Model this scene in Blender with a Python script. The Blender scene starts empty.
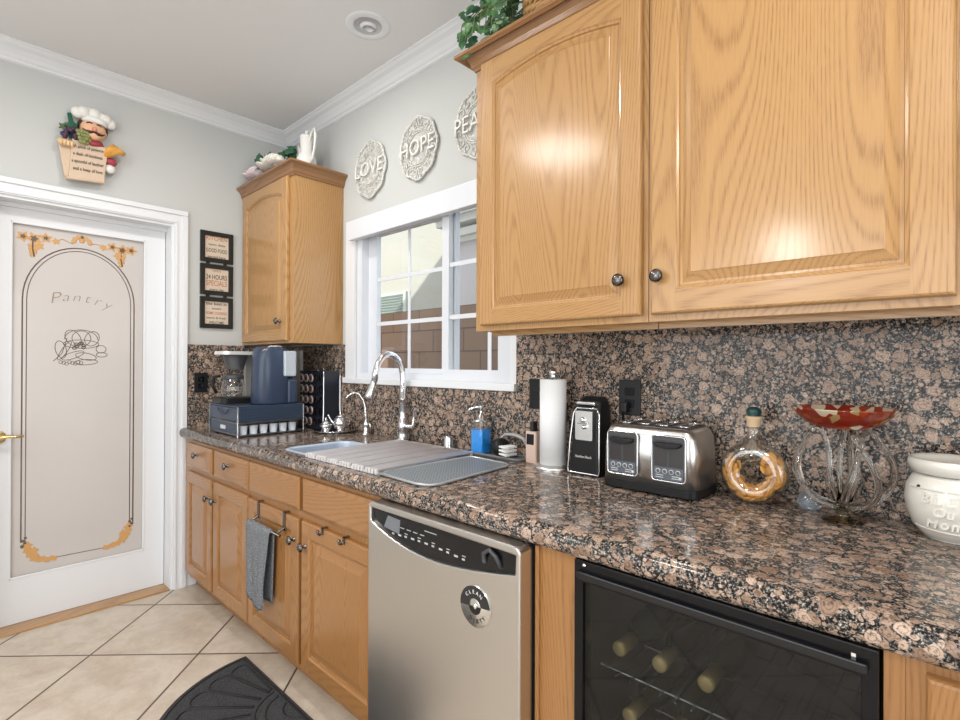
import bpy, bmesh, math, random
from mathutils import Vector, Matrix
PI = math.pi
S = bpy.context.scene
COL = S.collection
random.seed(7)

# ------------------------------------------------------------------ camera
cd = bpy.data.cameras.new('camera'); cam = bpy.data.objects.new('camera', cd); COL.objects.link(cam)
_a, _p, _r = .7556, .0036, .0036
F = Vector((-math.sin(_a), math.cos(_a), 0)); R = Vector((math.cos(_a), math.sin(_a), 0)); U = Vector((0, 0, 1))
F2 = F*math.cos(_p)+U*math.sin(_p); U2 = U*math.cos(_p)-F*math.sin(_p)
R3 = R*math.cos(_r)+U2*math.sin(_r); U3 = U2*math.cos(_r)-R*math.sin(_r)
M = Matrix((R3, U3, -F2)).transposed().to_4x4(); M.translation = (3.2837, -1.6227, 1.2881)
cam.matrix_world = M
cd.sensor_width = 36; cd.lens = 517.009*36/960; cd.shift_x = -.755/960; cd.shift_y = 1.553/960
cd.clip_start = .02
S.camera = cam

# ------------------------------------------------------------------ world, sun, area lights, exposure
w = bpy.data.worlds.new('sky'); S.world = w; w.use_nodes = True
bg = w.node_tree.nodes['Background']; bg.inputs['Color'].default_value = (.80, .90, 1.0, 1); bg.inputs['Strength'].default_value = 2.2
def area(name, loc, rot, sx, sy, power, col=(1, 1, 1), shape='RECTANGLE'):
    l = bpy.data.lights.new(name, 'AREA'); l.shape = shape; l.size = sx
    if shape == 'RECTANGLE': l.size_y = sy
    l.energy = power; l.color = col
    o = bpy.data.objects.new(name, l); COL.objects.link(o); o.location = loc; o.rotation_euler = rot
    return o
sl = bpy.data.lights.new('sun', 'SUN'); sl.energy = 4.3; sl.angle = .01; sl.color = (1, .97, .90)
so = bpy.data.objects.new('sun', sl); COL.objects.link(so)
so.rotation_euler = Vector((0.0, 1, -.8)).to_track_quat('-Z', 'Y').to_euler()
area('back_fill', (2.3, -3.94, 1.25), (PI/2, 0, 0), 3.0, 2.1, 54, (.93, .97, 1))  # fill panel added before the solid back wall, no patio opening built
area('side_fill', (6.14, -1.9, 1.3), (PI/2, 0, PI/2), 2.4, 2.0, 60, (.95, .98, 1))  # second added fill panel, the wall behind it has no opening
area('ceiling_fixture_light', (1.25, -2.0, 2.735), (0, 0, 0), .55, .55, 19, (1, .97, .93), 'DISK')
area('unseen_ceiling_light', (1.15, -.80, 2.765), (0, 0, 0), .13, .13, 11, (1, .97, .93), 'DISK')
area('unseen_ceiling_light', (3.3, -.95, 2.765), (0, 0, 0), .13, .13, 8, (1, .97, .93), 'DISK')
area('door_highlight_disk', (2.46, -2.75, 2.02), (PI/2-.35, 0, .15), .26, .26, 7, (1, .97, .93), 'DISK')  # bare unseen disk added for the cabinet door highlight, no pendant hangs here
area('unseen_ceiling_light', (3.6, -2.6, 2.765), (0, 0, 0), .5, .5, 34, (1, .96, .90), 'DISK')  # wide unseen disk added near the camera to light the wall cabinets
S.view_settings.view_transform = 'Standard'; S.view_settings.look = 'None'
S.view_settings.gamma = 1; S.view_settings.use_curve_mapping = False
S.view_settings.exposure = .04

# ------------------------------------------------------------------ materials
def mat(name, col, rough=.5, metal=0, coat=0, trans=0, spec=.5, emis=None, ior=1.45, aniso=0):
    m = bpy.data.materials.new(name); m.use_nodes = True
    b = m.node_tree.nodes['Principled BSDF']
    b.inputs['Base Color'].default_value = (*col, 1); b.inputs['Roughness'].default_value = rough
    b.inputs['Metallic'].default_value = metal; b.inputs['Coat Weight'].default_value = coat
    b.inputs['Coat Roughness'].default_value = .06
    b.inputs['Transmission Weight'].default_value = trans; b.inputs['Specular IOR Level'].default_value = spec
    b.inputs['IOR'].default_value = ior; b.inputs['Anisotropic'].default_value = aniso
    return m
def sr(r, g, b):
    f = lambda c: ((c/255+.055)/1.055)**2.4 if c > 10 else c/255/12.92
    return (f(r), f(g), f(b))
class NT:
    def __init__(s, m): s.m = m; s.t = m.node_tree; s.b = s.t.nodes['Principled BSDF']
    def n(s, ty, **kw):
        n = s.t.nodes.new(ty)
        for k, v in kw.items(): setattr(n, k, v)
        return n
    def l(s, a, b): s.t.links.new(a, b)
    def coord(s, scale=(1, 1, 1), rnd=True, rot=(0, 0, 0), world=False):
        if world: src = s.n('ShaderNodeNewGeometry').outputs['Position']
        else: src = s.n('ShaderNodeTexCoord').outputs['Object']
        if rnd:
            oi = s.n('ShaderNodeObjectInfo'); mu = s.n('ShaderNodeMath', operation='MULTIPLY'); mu.inputs[1].default_value = 37
            s.l(oi.outputs['Random'], mu.inputs[0]); ad = s.n('ShaderNodeVectorMath', operation='ADD')
            s.l(src, ad.inputs[0]); s.l(mu.outputs[0], ad.inputs[1]); src = ad.outputs[0]
        mp = s.n('ShaderNodeMapping'); mp.inputs['Scale'].default_value = scale; mp.inputs['Rotation'].default_value = rot
        s.l(src, mp.inputs['Vector']); return mp.outputs[0]
    def noise(s, vec, scale, detail=3, rough=.5, dist=0):
        n = s.n('ShaderNodeTexNoise'); n.inputs['Scale'].default_value = scale; n.inputs['Detail'].default_value = detail
        n.inputs['Roughness'].default_value = rough; n.inputs['Distortion'].default_value = dist; s.l(vec, n.inputs['Vector']); return n.outputs['Fac']
    def math(s, op, a, b=None, clamp=False):
        n = s.n('ShaderNodeMath', operation=op); n.use_clamp = clamp
        for i, v in enumerate((a, b)):
            if v is None: continue
            if isinstance(v, (int, float)): n.inputs[i].default_value = v
            else: s.l(v, n.inputs[i])
        return n.outputs[0]
    def ramp(s, fac, stops, interp='LINEAR'):
        n = s.n('ShaderNodeValToRGB'); cr = n.color_ramp; cr.interpolation = interp
        while len(cr.elements) < len(stops): cr.elements.new(.5)
        for e, (p, c) in zip(cr.elements, stops):
            e.position = p; e.color = (*c, 1) if len(c) == 3 else c
        s.l(fac, n.inputs[0]); return n.outputs[0]
    def mix(s, fac, a, b, bt='MIX'):
        n = s.n('ShaderNodeMix', data_type='RGBA', blend_type=bt)
        for i, v in ((0, fac), (6, a), (7, b)):
            if isinstance(v, (int, float)): n.inputs[i].default_value = v
            elif isinstance(v, tuple): n.inputs[i].default_value = (*v, 1)
            else: s.l(v, n.inputs[i])
        return n.outputs[2]
    def bump(s, h, strength=.3, dist=.002):
        n = s.n('ShaderNodeBump'); n.inputs['Strength'].default_value = strength; n.inputs['Distance'].default_value = dist
        s.l(h, n.inputs['Height']); s.l(n.outputs[0], s.b.inputs['Normal'])
def oak(name, axis, light=(.50, .292, .118), dark=(.27, .130, .044)):
    m = mat(name, light, .36, coat=.6, spec=.4); q = NT(m)
    q.b.inputs['Coat Roughness'].default_value = .16
    st = [1, 1, 1]; st[axis] = .13
    v = q.coord(tuple(st))
    f = q.noise(v, 2.6, 1.2, .35, .1)
    fj = q.math('ADD', q.math('MULTIPLY', f, 780), q.math('MULTIPLY', q.noise(v, 60, 2), 2.2))
    wv = q.math('MULTIPLY', q.math('ADD', q.math('SINE', fj), 1), .5)
    wv = q.math('POWER', wv, 2.6)
    sp = [1, 1, 1]; sp[axis] = .05
    pores = q.noise(q.coord(tuple(sp)), 420, 2, .6)
    pr = q.ramp(pores, [(.46, (0, 0, 0)), (.64, (1, 1, 1))])
    broad = q.noise(v, 1.6, 2)
    c1 = q.mix(broad, light, tuple(a*k for a, k in zip(light, (.74, .68, .60))))
    fac = q.math('MULTIPLY', wv, q.math('ADD', q.math('MULTIPLY', pr, .45), .36), True)
    c2 = q.mix(fac, c1, dark)
    c3 = q.mix(q.math('MULTIPLY', pr, .16), c2, dark)
    q.l(c3, q.b.inputs['Base Color'])
    q.bump(q.math('SUBTRACT', 1, q.math('MULTIPLY', wv, pr)), .22, .0008)
    return m
OV = oak('oak_vertical', 2); OH = oak('oak_horizontal', 0); OY = oak('oak_depth', 1)
LB = (.385, .190, .064); LBD = (.21, .088, .027)  # same oak for the base units, light falloff put into the darker colour
BV = oak('shaded_oak_vertical', 2, LB, LBD); BH = oak('shaded_oak_horizontal', 0, LB, LBD); OC = oak('oak_crown', 0, (.33, .170, .070), (.17, .075, .03))
OG = mat('oak_gap_shadow', sr(70, 40, 20), .6)

def granite(name):
    m = mat(name, (.2, .17, .15), .12, spec=.27); q = NT(m)
    v0 = q.coord((1, 1, 1), rnd=False, world=True)
    nz = q.n('ShaderNodeTexNoise'); nz.inputs['Scale'].default_value = 45; nz.inputs['Detail'].default_value = 4; q.l(v0, nz.inputs['Vector'])
    sc = q.n('ShaderNodeVectorMath', operation='MULTIPLY_ADD'); q.l(nz.outputs['Color'], sc.inputs[0]); sc.inputs[1].default_value = (.014,)*3; q.l(v0, sc.inputs[2])
    v = sc.outputs[0]
    def vor(scale):
        n = q.n('ShaderNodeTexVoronoi'); n.inputs['Scale'].default_value = scale; q.l(v, n.inputs['Vector']); return n
    fine = q.noise(v0, 230, 5, .75); sp2 = q.noise(v0, 150, 4, .75)
    matrix_ = q.ramp(fine, [(.40, (.006, .006, .007)), (.49, (.018, .017, .018)), (.54, (.10, .09, .082)), (.60, (.36, .32, .28)), (.69, (.70, .66, .61))])
    spk = q.ramp(sp2, [(.51, (0, 0, 0)), (.60, (.80, .80, .80))])
    def ovoids(scale, gate0, s0, s1, ringk, bg):
        n = vor(scale); se = q.n('ShaderNodeSeparateColor'); q.l(n.outputs['Color'], se.inputs[0])
        base = q.mix(se.outputs[1], (.26, .165, .115), (.56, .42, .33))
        ring = q.math('SINE', q.math('MULTIPLY', n.outputs['Distance'], ringk))
        base = q.mix(q.ramp(ring, [(.45, (0, 0, 0)), (.95, (.5, .5, .5))]), base, (.09, .06, .05))
        base = q.mix(spk, base, (.05, .04, .036))
        size = q.math('ADD', q.math('MULTIPLY', se.outputs[0], s1), s0)
        inn = q.math('MULTIPLY', q.math('SUBTRACT', size, n.outputs['Distance']), 16, True)
        gate = q.ramp(se.outputs[2], [(gate0, (0, 0, 0)), (gate0+.03, (1, 1, 1))])
        return q.mix(q.math('MULTIPLY', inn, gate), bg, base)
    c = ovoids(100, .38, .36, .18, 20, matrix_)
    c = ovoids(54, .22, .32, .20, 30, c)
    c = ovoids(28, .38, .30, .20, 44, c)
    q.l(c, q.b.inputs['Base Color'])
    return m
GR = granite('baltic_brown_granite')

WALL = mat('wall_paint', (.52, .53, .52), .85, spec=.15); q = NT(WALL); q.bump(q.noise(q.coord(rnd=False, world=True), 160, 3), .12, .0015)
CEIL = mat('ceiling_paint', (.71, .71, .715), .9, spec=.1); q = NT(CEIL); q.bump(q.noise(q.coord(rnd=False, world=True), 120, 3), .12, .0015)
WHITE = mat('white_gloss_paint', (.71, .725, .75), .35, spec=.4)
VINYL = mat('white_vinyl', (.66, .685, .73), .4)
CHROME = mat('chrome', (.78, .79, .81), .10, metal=1)
NICKEL = mat('antique_nickel', (.16, .15, .145), .25, metal=1)
BLACK = mat('black_plastic', (.010, .010, .011), .42, spec=.35)
BLACKG = mat('black_gloss', (.006, .006, .008), .10)
DGREY = mat('dark_grey_plastic', (.05, .052, .058), .4)
BRASS = mat('brass', (.72, .55, .26), .22, metal=1)
def steel(name, col, axis, rough=.27, amp=.12):
    m = mat(name, col, rough, metal=1); q = NT(m)
    s = [220, 220, 220]; s[axis] = 3
    f = q.noise(q.coord(tuple(s), rnd=False), 1.5, 3)
    q.l(q.math('ADD', q.math('MULTIPLY', f, amp), rough-.05), q.b.inputs['Roughness'])
    return m
STEEL = steel('brushed_steel', (.62, .60, .575), 2, .30)
STEELH = steel('brushed_steel_horizontal', (.74, .735, .725), 0, .30)
def glassmat(name, tint=(.97, .98, .98), dens=1.0, refl=1.0):
    m = bpy.data.materials.new(name); m.use_nodes = True; t = m.node_tree; t.nodes.clear()
    o = t.nodes.new('ShaderNodeOutputMaterial'); mx = t.nodes.new('ShaderNodeMixShader'); tr = t.nodes.new('ShaderNodeBsdfTransparent')
    gl = t.nodes.new('ShaderNodeBsdfGlossy'); fr = t.nodes.new('ShaderNodeFresnel'); fr.inputs['IOR'].default_value = 1.45
    ml = t.nodes.new('ShaderNodeMath'); ml.operation = 'MULTIPLY'; ml.inputs[1].default_value = refl
    gg = t.nodes.new('ShaderNodeNewGeometry'); mr_ = t.nodes.new('ShaderNodeMapRange'); mr_.inputs['To Min'].default_value = 1.45; mr_.inputs['To Max'].default_value = 1/1.45
    t.links.new(gg.outputs['Backfacing'], mr_.inputs['Value']); t.links.new(mr_.outputs[0], fr.inputs['IOR'])
    tr.inputs['Color'].default_value = (*tint, 1); gl.inputs['Roughness'].default_value = .02
    t.links.new(fr.outputs[0], ml.inputs[0]); t.links.new(ml.outputs[0], mx.inputs[0]); t.links.new(tr.outputs[0], mx.inputs[1]); t.links.new(gl.outputs[0], mx.inputs[2])
    t.links.new(mx.outputs[0], o.inputs['Surface']); return m
PANE = glassmat('window_glass')
FGLASS = glassmat('fridge_door_glass', (.62, .64, .65), refl=.8)
CLEAR = glassmat('clear_glass', (.93, .95, .95), refl=2.5)
RGL = mat('refractive_glass', (.97, .97, .95), .0, trans=1, ior=1.45)
AMBER = mat('amber_glass', (.92, .80, .52), .0, trans=1, ior=1.45)

# ------------------------------------------------------------------ mesh builder
class B:
    def __init__(s): s.bm = bmesh.new(); s.mi = 0
    def face(s, pts, smooth=False, mi=None):
        f = s.bm.faces.new([s.bm.verts.new(p) for p in pts]); f.smooth = smooth; f.material_index = s.mi if mi is None else mi; return f
    def box(s, x0, y0, z0, x1, y1, z1, bev=0, seg=2):
        t = bmesh.new(); bmesh.ops.create_cube(t, size=1)
        for v in t.verts: v.co = Vector(((x0+x1)/2+v.co.x*(x1-x0), (y0+y1)/2+v.co.y*(y1-y0), (z0+z1)/2+v.co.z*(z1-z0)))
        if bev: bmesh.ops.bevel(t, geom=t.edges[:], offset=bev, segments=seg, affect='EDGES', profile=.6)
        s.merge(t); return s
    def merge(s, t, mtx=None, smooth=None):
        if mtx is not None: bmesh.ops.transform(t, matrix=mtx, verts=t.verts)
        mp = {v: s.bm.verts.new(v.co) for v in t.verts}
        for f in t.faces:
            try: g = s.bm.faces.new([mp[v] for v in f.verts])
            except ValueError: continue
            g.smooth = f.smooth if smooth is None else smooth; g.material_index = s.mi
        t.free(); return s
    def lathe(s, prof, c, axis=(0, 0, 1), n=28, sx=1, sy=1, cap=True):
        ax = Vector(axis).normalized(); mt = ax.to_track_quat('Z', 'Y').to_matrix().to_4x4(); mt.translation = c
        t = bmesh.new(); rings = []
        for r, z in prof:
            if r < 1e-6: rings.append([t.verts.new((0, 0, z))])
            else: rings.append([t.verts.new((r*sx*math.cos(2*PI*k/n), r*sy*math.sin(2*PI*k/n), z)) for k in range(n)])
        for a, b in zip(rings, rings[1:]):
            for k in range(n):
                j = (k+1) % n
                if len(a) == 1 and len(b) == 1: continue
                if len(a) == 1: t.faces.new([a[0], b[j], b[k]][::-1])
                elif len(b) == 1: t.faces.new([a[k], a[j], b[0]])
                else: t.faces.new([a[k], a[j], b[j], b[k]])
        if cap:
            if len(rings[0]) > 1: t.faces.new(rings[0][::-1])
            if len(rings[-1]) > 1: t.faces.new(rings[-1])
        for f in t.faces: f.smooth = len(f.verts) <= 4
        return s.merge(t, mt)
    def tube(s, pts, r, n=10, closed=False, flat=1.0, up=None):
        pts = [Vector(p) for p in pts]; m = len(pts); rings = []
        rs = r if isinstance(r, (list, tuple)) else [r]*m
        nrm = None
        for i, p in enumerate(pts):
            a = pts[i-1] if (i > 0 or closed) else p; b = pts[(i+1) % m] if (i < m-1 or closed) else p
            d = (b-a).normalized()
            if nrm is None:
                nrm = (Vector(up) if up else (Vector((0, 0, 1)) if abs(d.z) < .9 else Vector((1, 0, 0))))
            nrm = (nrm-d*nrm.dot(d))
            if nrm.length < 1e-6: nrm = d.orthogonal()
            nrm.normalize(); bi = d.cross(nrm)
            rings.append([s.bm.verts.new(p+(nrm*math.cos(2*PI*k/n)*flat+bi*math.sin(2*PI*k/n))*rs[i]) for k in range(n)])
        L = m if closed else m-1
        for i in range(L):
            a, b = rings[i], rings[(i+1) % m]
            for k in range(n):
                f = s.bm.faces.new([a[k], a[(k+1) % n], b[(k+1) % n], b[k]]); f.smooth = True; f.material_index = s.mi
        if not closed:
            for rg in (rings[0], rings[-1]):
                f = s.bm.faces.new(rg); f.material_index = s.mi
        return s
    def prism(s, poly, plane, d0, d1):
        """poly = 2D points; plane 'y' -> (x,z) at y, 'x' -> (y,z) at x, 'z' -> (x,y) at z"""
        def P(a, b, d): return {'y': (a, d, b), 'x': (d, a, b), 'z': (a, b, d)}[plane]
        t = bmesh.new(); A = [t.verts.new(P(a, b, d0)) for a, b in poly]; Bv = [t.verts.new(P(a, b, d1)) for a, b in poly]
        n = len(poly); t.faces.new(A); t.faces.new(Bv[::-1])
        for k in range(n): t.faces.new([A[k], Bv[k], Bv[(k+1) % n], A[(k+1) % n]])
        bmesh.ops.recalc_face_normals(t, faces=t.faces); return s.merge(t)
    def plate(s, outer, hole, plane, d0, d1):
        """flat plate between d0 (front) and d1 with a hole through it"""
        def P(a, b, d): return {'y': (a, d, b), 'x': (d, a, b), 'z': (a, b, d)}[plane]
        t = bmesh.new()
        for d in (d0, d1):
            es = []
            for lp in (outer, hole):
                vs = [t.verts.new(P(a, b, d)) for a, b in lp]
                es += [t.edges.new((vs[k], vs[(k+1) % len(vs)])) for k in range(len(vs))]
            bmesh.ops.triangle_fill(t, edges=es, use_beauty=True)
        for lp in (outer, hole):
            for k in range(len(lp)):
                a, b = lp[k], lp[(k+1) % len(lp)]
                t.faces.new([t.verts.new(P(*a, d0)), t.verts.new(P(*b, d0)), t.verts.new(P(*b, d1)), t.verts.new(P(*a, d1))])
        bmesh.ops.remove_doubles(t, verts=t.verts, dist=1e-6)
        bmesh.ops.recalc_face_normals(t, faces=t.faces); return s.merge(t)
    def sphere(s, c, r, sc=(1, 1, 1), u=16, v=10, mtx=None):
        t = bmesh.new(); bmesh.ops.create_uvsphere(t, u_segments=u, v_segments=v, radius=r)
        for f in t.faces: f.smooth = True
        mt = Matrix.Translation(c) @ (mtx or Matrix()) @ Matrix.Diagonal((*sc, 1)); return s.merge(t, mt)
    def text(s, body, size, c, face='Y', ext=.0005, width=None, shear=0, rot=0, sx=1, bold=0):
        cu = bpy.data.curves.new('t', 'FONT'); cu.body = body; cu.size = size; cu.extrude = ext; cu.align_x = 'CENTER'; cu.align_y = 'CENTER'
        cu.shear = shear; cu.resolution_u = 3; cu.offset = bold
        o = bpy.data.objects.new('t', cu); COL.objects.link(o)
        dg = bpy.context.evaluated_depsgraph_get(); me = bpy.data.meshes.new_from_object(o.evaluated_get(dg))
        t = bmesh.new(); t.from_mesh(me); bpy.data.objects.remove(o); bpy.data.curves.remove(cu); bpy.data.meshes.remove(me)
        if t.verts:
            xs = [v.co.x for v in t.verts]; k = sx
            if width and max(xs) > min(xs): k = width/(max(xs)-min(xs))
            for v in t.verts: v.co.x *= k
        rz = {'Y': 0, 'X': PI/2}.get(face, 0)
        mt = Matrix.Translation(c)
        if face in 'XY': mt = mt @ Matrix.Rotation(rz, 4, 'Z') @ Matrix.Rotation(PI/2, 4, 'X')
        mt = mt @ Matrix.Rotation(rot, 4, 'Z')
        return s.merge(t, mt)
    def build(s, name, mats, parent=None, label=None, bevel=0, subd=0, recalc=False):
        if recalc: bmesh.ops.recalc_face_normals(s.bm, faces=s.bm.faces)
        me = bpy.data.meshes.new(name)
        off = Vector((0, 0, 0)); p = parent
        while p is not None: off += p.location; p = p.parent
        if parent is None:
            co = [v.co for v in s.bm.verts]
            off = Vector(((min(c.x for c in co)+max(c.x for c in co))/2, (min(c.y for c in co)+max(c.y for c in co))/2, min(c.z for c in co)))
        bmesh.ops.translate(s.bm, vec=-off, verts=s.bm.verts)
        s.bm.to_mesh(me); s.bm.free()
        for m_ in (mats if isinstance(mats, (list, tuple)) else [mats]): me.materials.append(m_)
        o = bpy.data.objects.new(name, me); COL.objects.link(o)
        if parent is None: o.location = off
        else: o.parent = parent
        if label: o['label'] = label
        if bevel:
            md = o.modifiers.new('b', 'BEVEL'); md.width = bevel; md.segments = 2; md.limit_method = 'ANGLE'; md.angle_limit = .7
        if subd:
            md = o.modifiers.new('s', 'SUBSURF'); md.levels = subd; md.render_levels = subd
        return o
def T(name, label, cat, loc, group=None):
    o = bpy.data.objects.new(name, None); COL.objects.link(o); o.location = loc; o.empty_display_size = .05
    o['label'] = label; o['category'] = cat
    if group: o['group'] = group
    return o
def tag(o, label, cat, group=None, kind=None):
    o['label'] = label; o['category'] = cat
    if group: o['group'] = group
    if kind: o['kind'] = kind
    return o
def struct(o, label=None, cat=None):
    o['kind'] = 'structure'
    if label: o['label'] = label
    if cat: o['category'] = cat
    return o
def copytree(o, loc, label, group=None):
    r = o.copy(); COL.objects.link(r); r.location = loc; r['label'] = label
    if group: r['group'] = group
    for ch in list(o.children):
        c = ch.copy(); COL.objects.link(c); c.parent = r
        for g in ch.children:
            d = g.copy(); COL.objects.link(d); d.parent = c
    return r
def rrect(x0, z0, x1, z1, r, n=6, corners=(1, 1, 1, 1)):
    out = []
    for (cx, cz, a0, on) in ((x1-r, z1-r, 0, corners[0]), (x0+r, z1-r, 90, corners[1]), (x0+r, z0+r, 180, corners[2]), (x1-r, z0+r, 270, corners[3])):
        if on:
            for k in range(n+1):
                a = math.radians(a0+90*k/n); out.append((cx+r*math.cos(a), cz+r*math.sin(a)))
        else:
            a = math.radians(a0+45); out.append((cx+math.copysign(r, math.cos(a)), cz+math.copysign(r, math.sin(a))))
    return out
def sweep(b, prof, path, closed=False):
    """prof: (d, z) offset list; path: list of (origin xy, outward dir xy) mitre stations -> extruded moulding"""
    rings = [[b.bm.verts.new((o[0]+n[0]*d, o[1]+n[1]*d, z)) for d, z in prof] for o, n in path]
    for A, C in zip(rings, rings[1:]):
        for k in range(len(prof)):
            f = b.bm.faces.new([A[k], A[(k+1) % len(prof)], C[(k+1) % len(prof)], C[k]]); f.material_index = b.mi
    b.bm.faces.new(rings[0]); b.bm.faces.new(rings[-1][::-1])

# ================================================================== SETTING
H = 2.778; XR = 6.2; YB = -4.0; X0 = 0; 
# floor with diagonal stone tiles
FL = mat('stone_tile', (.6, .52, .43), .32, spec=.45); q = NT(FL)
v = q.coord(rnd=False, world=True); sp_ = q.n('ShaderNodeSeparateXYZ'); q.l(v, sp_.inputs[0])
su = q.math('DIVIDE', q.math('ADD', q.math('ADD', sp_.outputs[0], sp_.outputs[1]), 10*.663), .663)
sv = q.math('DIVIDE', q.math('ADD', q.math('SUBTRACT', sp_.outputs[1], sp_.outputs[0]), 10*.672+1.618), .672)
def groutf(u_):
    fr = q.math('FRACT', u_); return q.math('MINIMUM', fr, q.math('SUBTRACT', 1, fr))
gd = q.math('MINIMUM', groutf(su), groutf(sv))
gf = q.ramp(gd, [(.0070, (1, 1, 1)), (.0105, (0, 0, 0))])
cell = q.n('ShaderNodeCombineXYZ'); q.l(q.math('FLOOR', su), cell.inputs[0]); q.l(q.math('FLOOR', sv), cell.inputs[1])
wn = q.n('ShaderNodeTexWhiteNoise'); q.l(cell.outputs[0], wn.inputs['Vector'])
vv = q.n('ShaderNodeVectorMath', operation='MULTIPLY_ADD'); q.l(wn.outputs['Color'], vv.inputs[0]); vv.inputs[1].default_value = (9, 9, 9); q.l(v, vv.inputs[2])
n1 = q.noise(vv.outputs[0], 7, 8, .72, .3); n2 = q.noise(vv.outputs[0], 40, 6, .75, .4)
tc = q.ramp(n1, [(.3, (.43, .355, .285)), (.46, (.52, .445, .365)), (.60, (.60, .535, .455)), (.8, (.48, .41, .335))])
tc = q.mix(q.ramp(n2, [(.55, (0, 0, 0)), (.75, (.4, .4, .4))]), tc, (.40, .30, .21))
tc = q.mix(q.math('MULTIPLY', wn.outputs['Value'], .18), tc, (.42, .34, .26))
q.l(q.mix(gf, tc, (.085, .058, .040)), q.b.inputs['Base Color'])
q.bump(q.math('SUBTRACT', q.math('MULTIPLY', n2, .2), gf), .4, .002)
struct(B().box(-1.2, YB-.1, -.1, XR+.1, .15, 0).build('floor', FL))
struct(B().box(-.15, YB-.1, H, XR+.1, .15, H+.1).build('ceiling', CEIL))

# window wall (y 0 .. .15) with opening
WX0, WX1, WZ0, WZ1 = .80, 1.93, 1.205, 2.04
b = B(); b.plate([(-.15, 0), (XR, 0), (XR, H), (-.15, H)], [(WX0, WZ0), (WX1, WZ0), (WX1, WZ1), (WX0, WZ1)], 'y', 0, .15)
struct(b.build('wall_right', WALL))
# pantry wall (x -.12 .. 0) with door opening
DY0, DY1, DZ = -1.475, -.682, 2.074
b = B(); b.prism([(YB, 0), (DY0, 0), (DY0, DZ), (DY1, DZ), (DY1, 0), (0, 0), (0, H), (YB, H)], 'x', 0, -.12)
struct(b.build('wall_left', WALL))
struct(B().box(-.15, YB-.1, 0, XR+.1, YB, H).build('wall_back', WALL))
struct(B().box(XR, YB, 0, XR+.1, .15, H).build('wall_side', WALL))
# pantry closet shell behind the glass door
b = B(); b.box(-1.0, -1.9, 0, -.96, -.2, H); b.box(-.96, -1.9, 0, -.13, -1.86, H); b.box(-.96, -.24, 0, -.13, -.2, H); b.box(-1.0, -1.9, H, -.13, -.2, H+.04)
struct(b.build('wall_pantry', mat('pantry_paint', (.75, .62, .48), .8)))
pl = bpy.data.lights.new('pantry_bulb', 'POINT'); pl.energy = 6; pl.color = (1, .80, .58); pl.shadow_soft_size = .08
po = bpy.data.objects.new('pantry_bulb', pl); COL.objects.link(po); po.location = (-.45, -1.25, 2.4)

# crown moulding along ceiling
prof = [(0, H), (.087, H), (.087, H-.008), (.079, H-.012), (.070, H-.020), (.052, H-.030), (.036, H-.046), (.026, H-.060), (.018, H-.066), (.016, H-.074), (.008, H-.078), (0, H-.080)]
b = B(); sweep(b, prof, [((0, YB), (1, 0)), ((0, 0), (1, -1)), ((XR, 0), (0, -1))]); 
struct(b.build('trim_1', WHITE, recalc=True))
# door casing
b = B()
cw = .066
for ya, sgn in ((DY1, 1), (DY0, -1)):
    yo = ya+sgn*cw
    b.box(0, min(ya, yo), 0, .012, max(ya, yo), DZ+.07)
    b.box(.0122, min(yo-sgn*.026, yo), 0, .022, max(yo-sgn*.026, yo), DZ+.051, .003)
    b.box(.0122, min(ya+sgn*.006, ya+sgn*.016), 0, .017, max(ya+sgn*.006, ya+sgn*.016), DZ+.0055, .002)
b.box(0, DY0, DZ, .012, DY1, DZ+.07)
b.box(.0002, DY0-cw, DZ+.052, .022, DY1+cw, DZ+.078, .003)
b.box(.0122, DY0-.016, DZ+.006, .017, DY1+.016, DZ+.016, .002)
# jambs
b.box(-.12, DY1-.014, 0, -.0002, DY1, DZ-.014); b.box(-.12, DY0, 0, -.0002, DY0+.014, DZ-.014); b.box(-.12, DY0, DZ-.014, -.0002, DY1, DZ)
b.box(-.099, DY0+.014, DZ-.034, -.085, DY1-.014, DZ-.0142)
struct(b.build('trim_2', WHITE))
# oak threshold strip
b = B(); b.prism([(-.118, 0.0005), (.008, 0.0005), (.008, .004), (.002, .008), (-.118, .008)], 'y', DY0+.015, DY1-.0145)
struct(b.build('trim_3', OY), 'oak threshold strip under the pantry door', 'threshold')
# baseboard between casing and cabinet + toward corner
struct(B().box(0, DY1+cw+.001, 0, .013, -.56, .085, .003).build('baseboard_left', WHITE))

# ---- pantry door
door = T('door_1', 'white pantry door with frosted glass panel etched Pantry and gold vines', 'door', (-.12, -1.08, .01)); door['kind'] = 'structure'
GY0, GY1, GZ0, GZ1 = -1.366, -.796, .226, 1.976
dL, dR = DY0+.018, DY1-.017
b = B(); b.plate([(dL, .010), (dR, .010), (dR, DZ-.017), (dL, DZ-.017)], [(GY0, GZ0), (GY1, GZ0), (GY1, GZ1), (GY0, GZ1)], 'x', -.100, -.140)
# sticking bead around the glass
for (a0, c0, a1, c1) in ((GY0-.001, GZ0-.001, GY0+.010, GZ1+.001), (GY1-.010, GZ0-.001, GY1+.001, GZ1+.001), (GY0, GZ0-.001, GY1, GZ0+.010), (GY0, GZ1-.010, GY1, GZ1+.001)):
    b.box(-.108, a0, c0, -.098, a1, c1, .003)
b.build('door_slab', WHITE, door)
FG = mat('frosted_glass', (.68, .645, .625), .22, trans=.22, spec=.5); q = NT(FG)
FG.node_tree.nodes['Principled BSDF'].inputs['Coat Weight'].default_value = .35
glass = B().box(-.124, GY0+.002, GZ0+.002, -.1175, GY1-.002, GZ1-.002).build('glass_panel', FG, door, 'frosted beige glass')
ETCH = mat('clear_etched_line', (.13, .095, .07), .25); GOLD = mat('gold_vine_etching', (.58, .32, .12), .4)
XG = -.1170
AL, AR = -1.318, -.848; yc = (AL+AR)/2; rr = (AR-AL)/2
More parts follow.
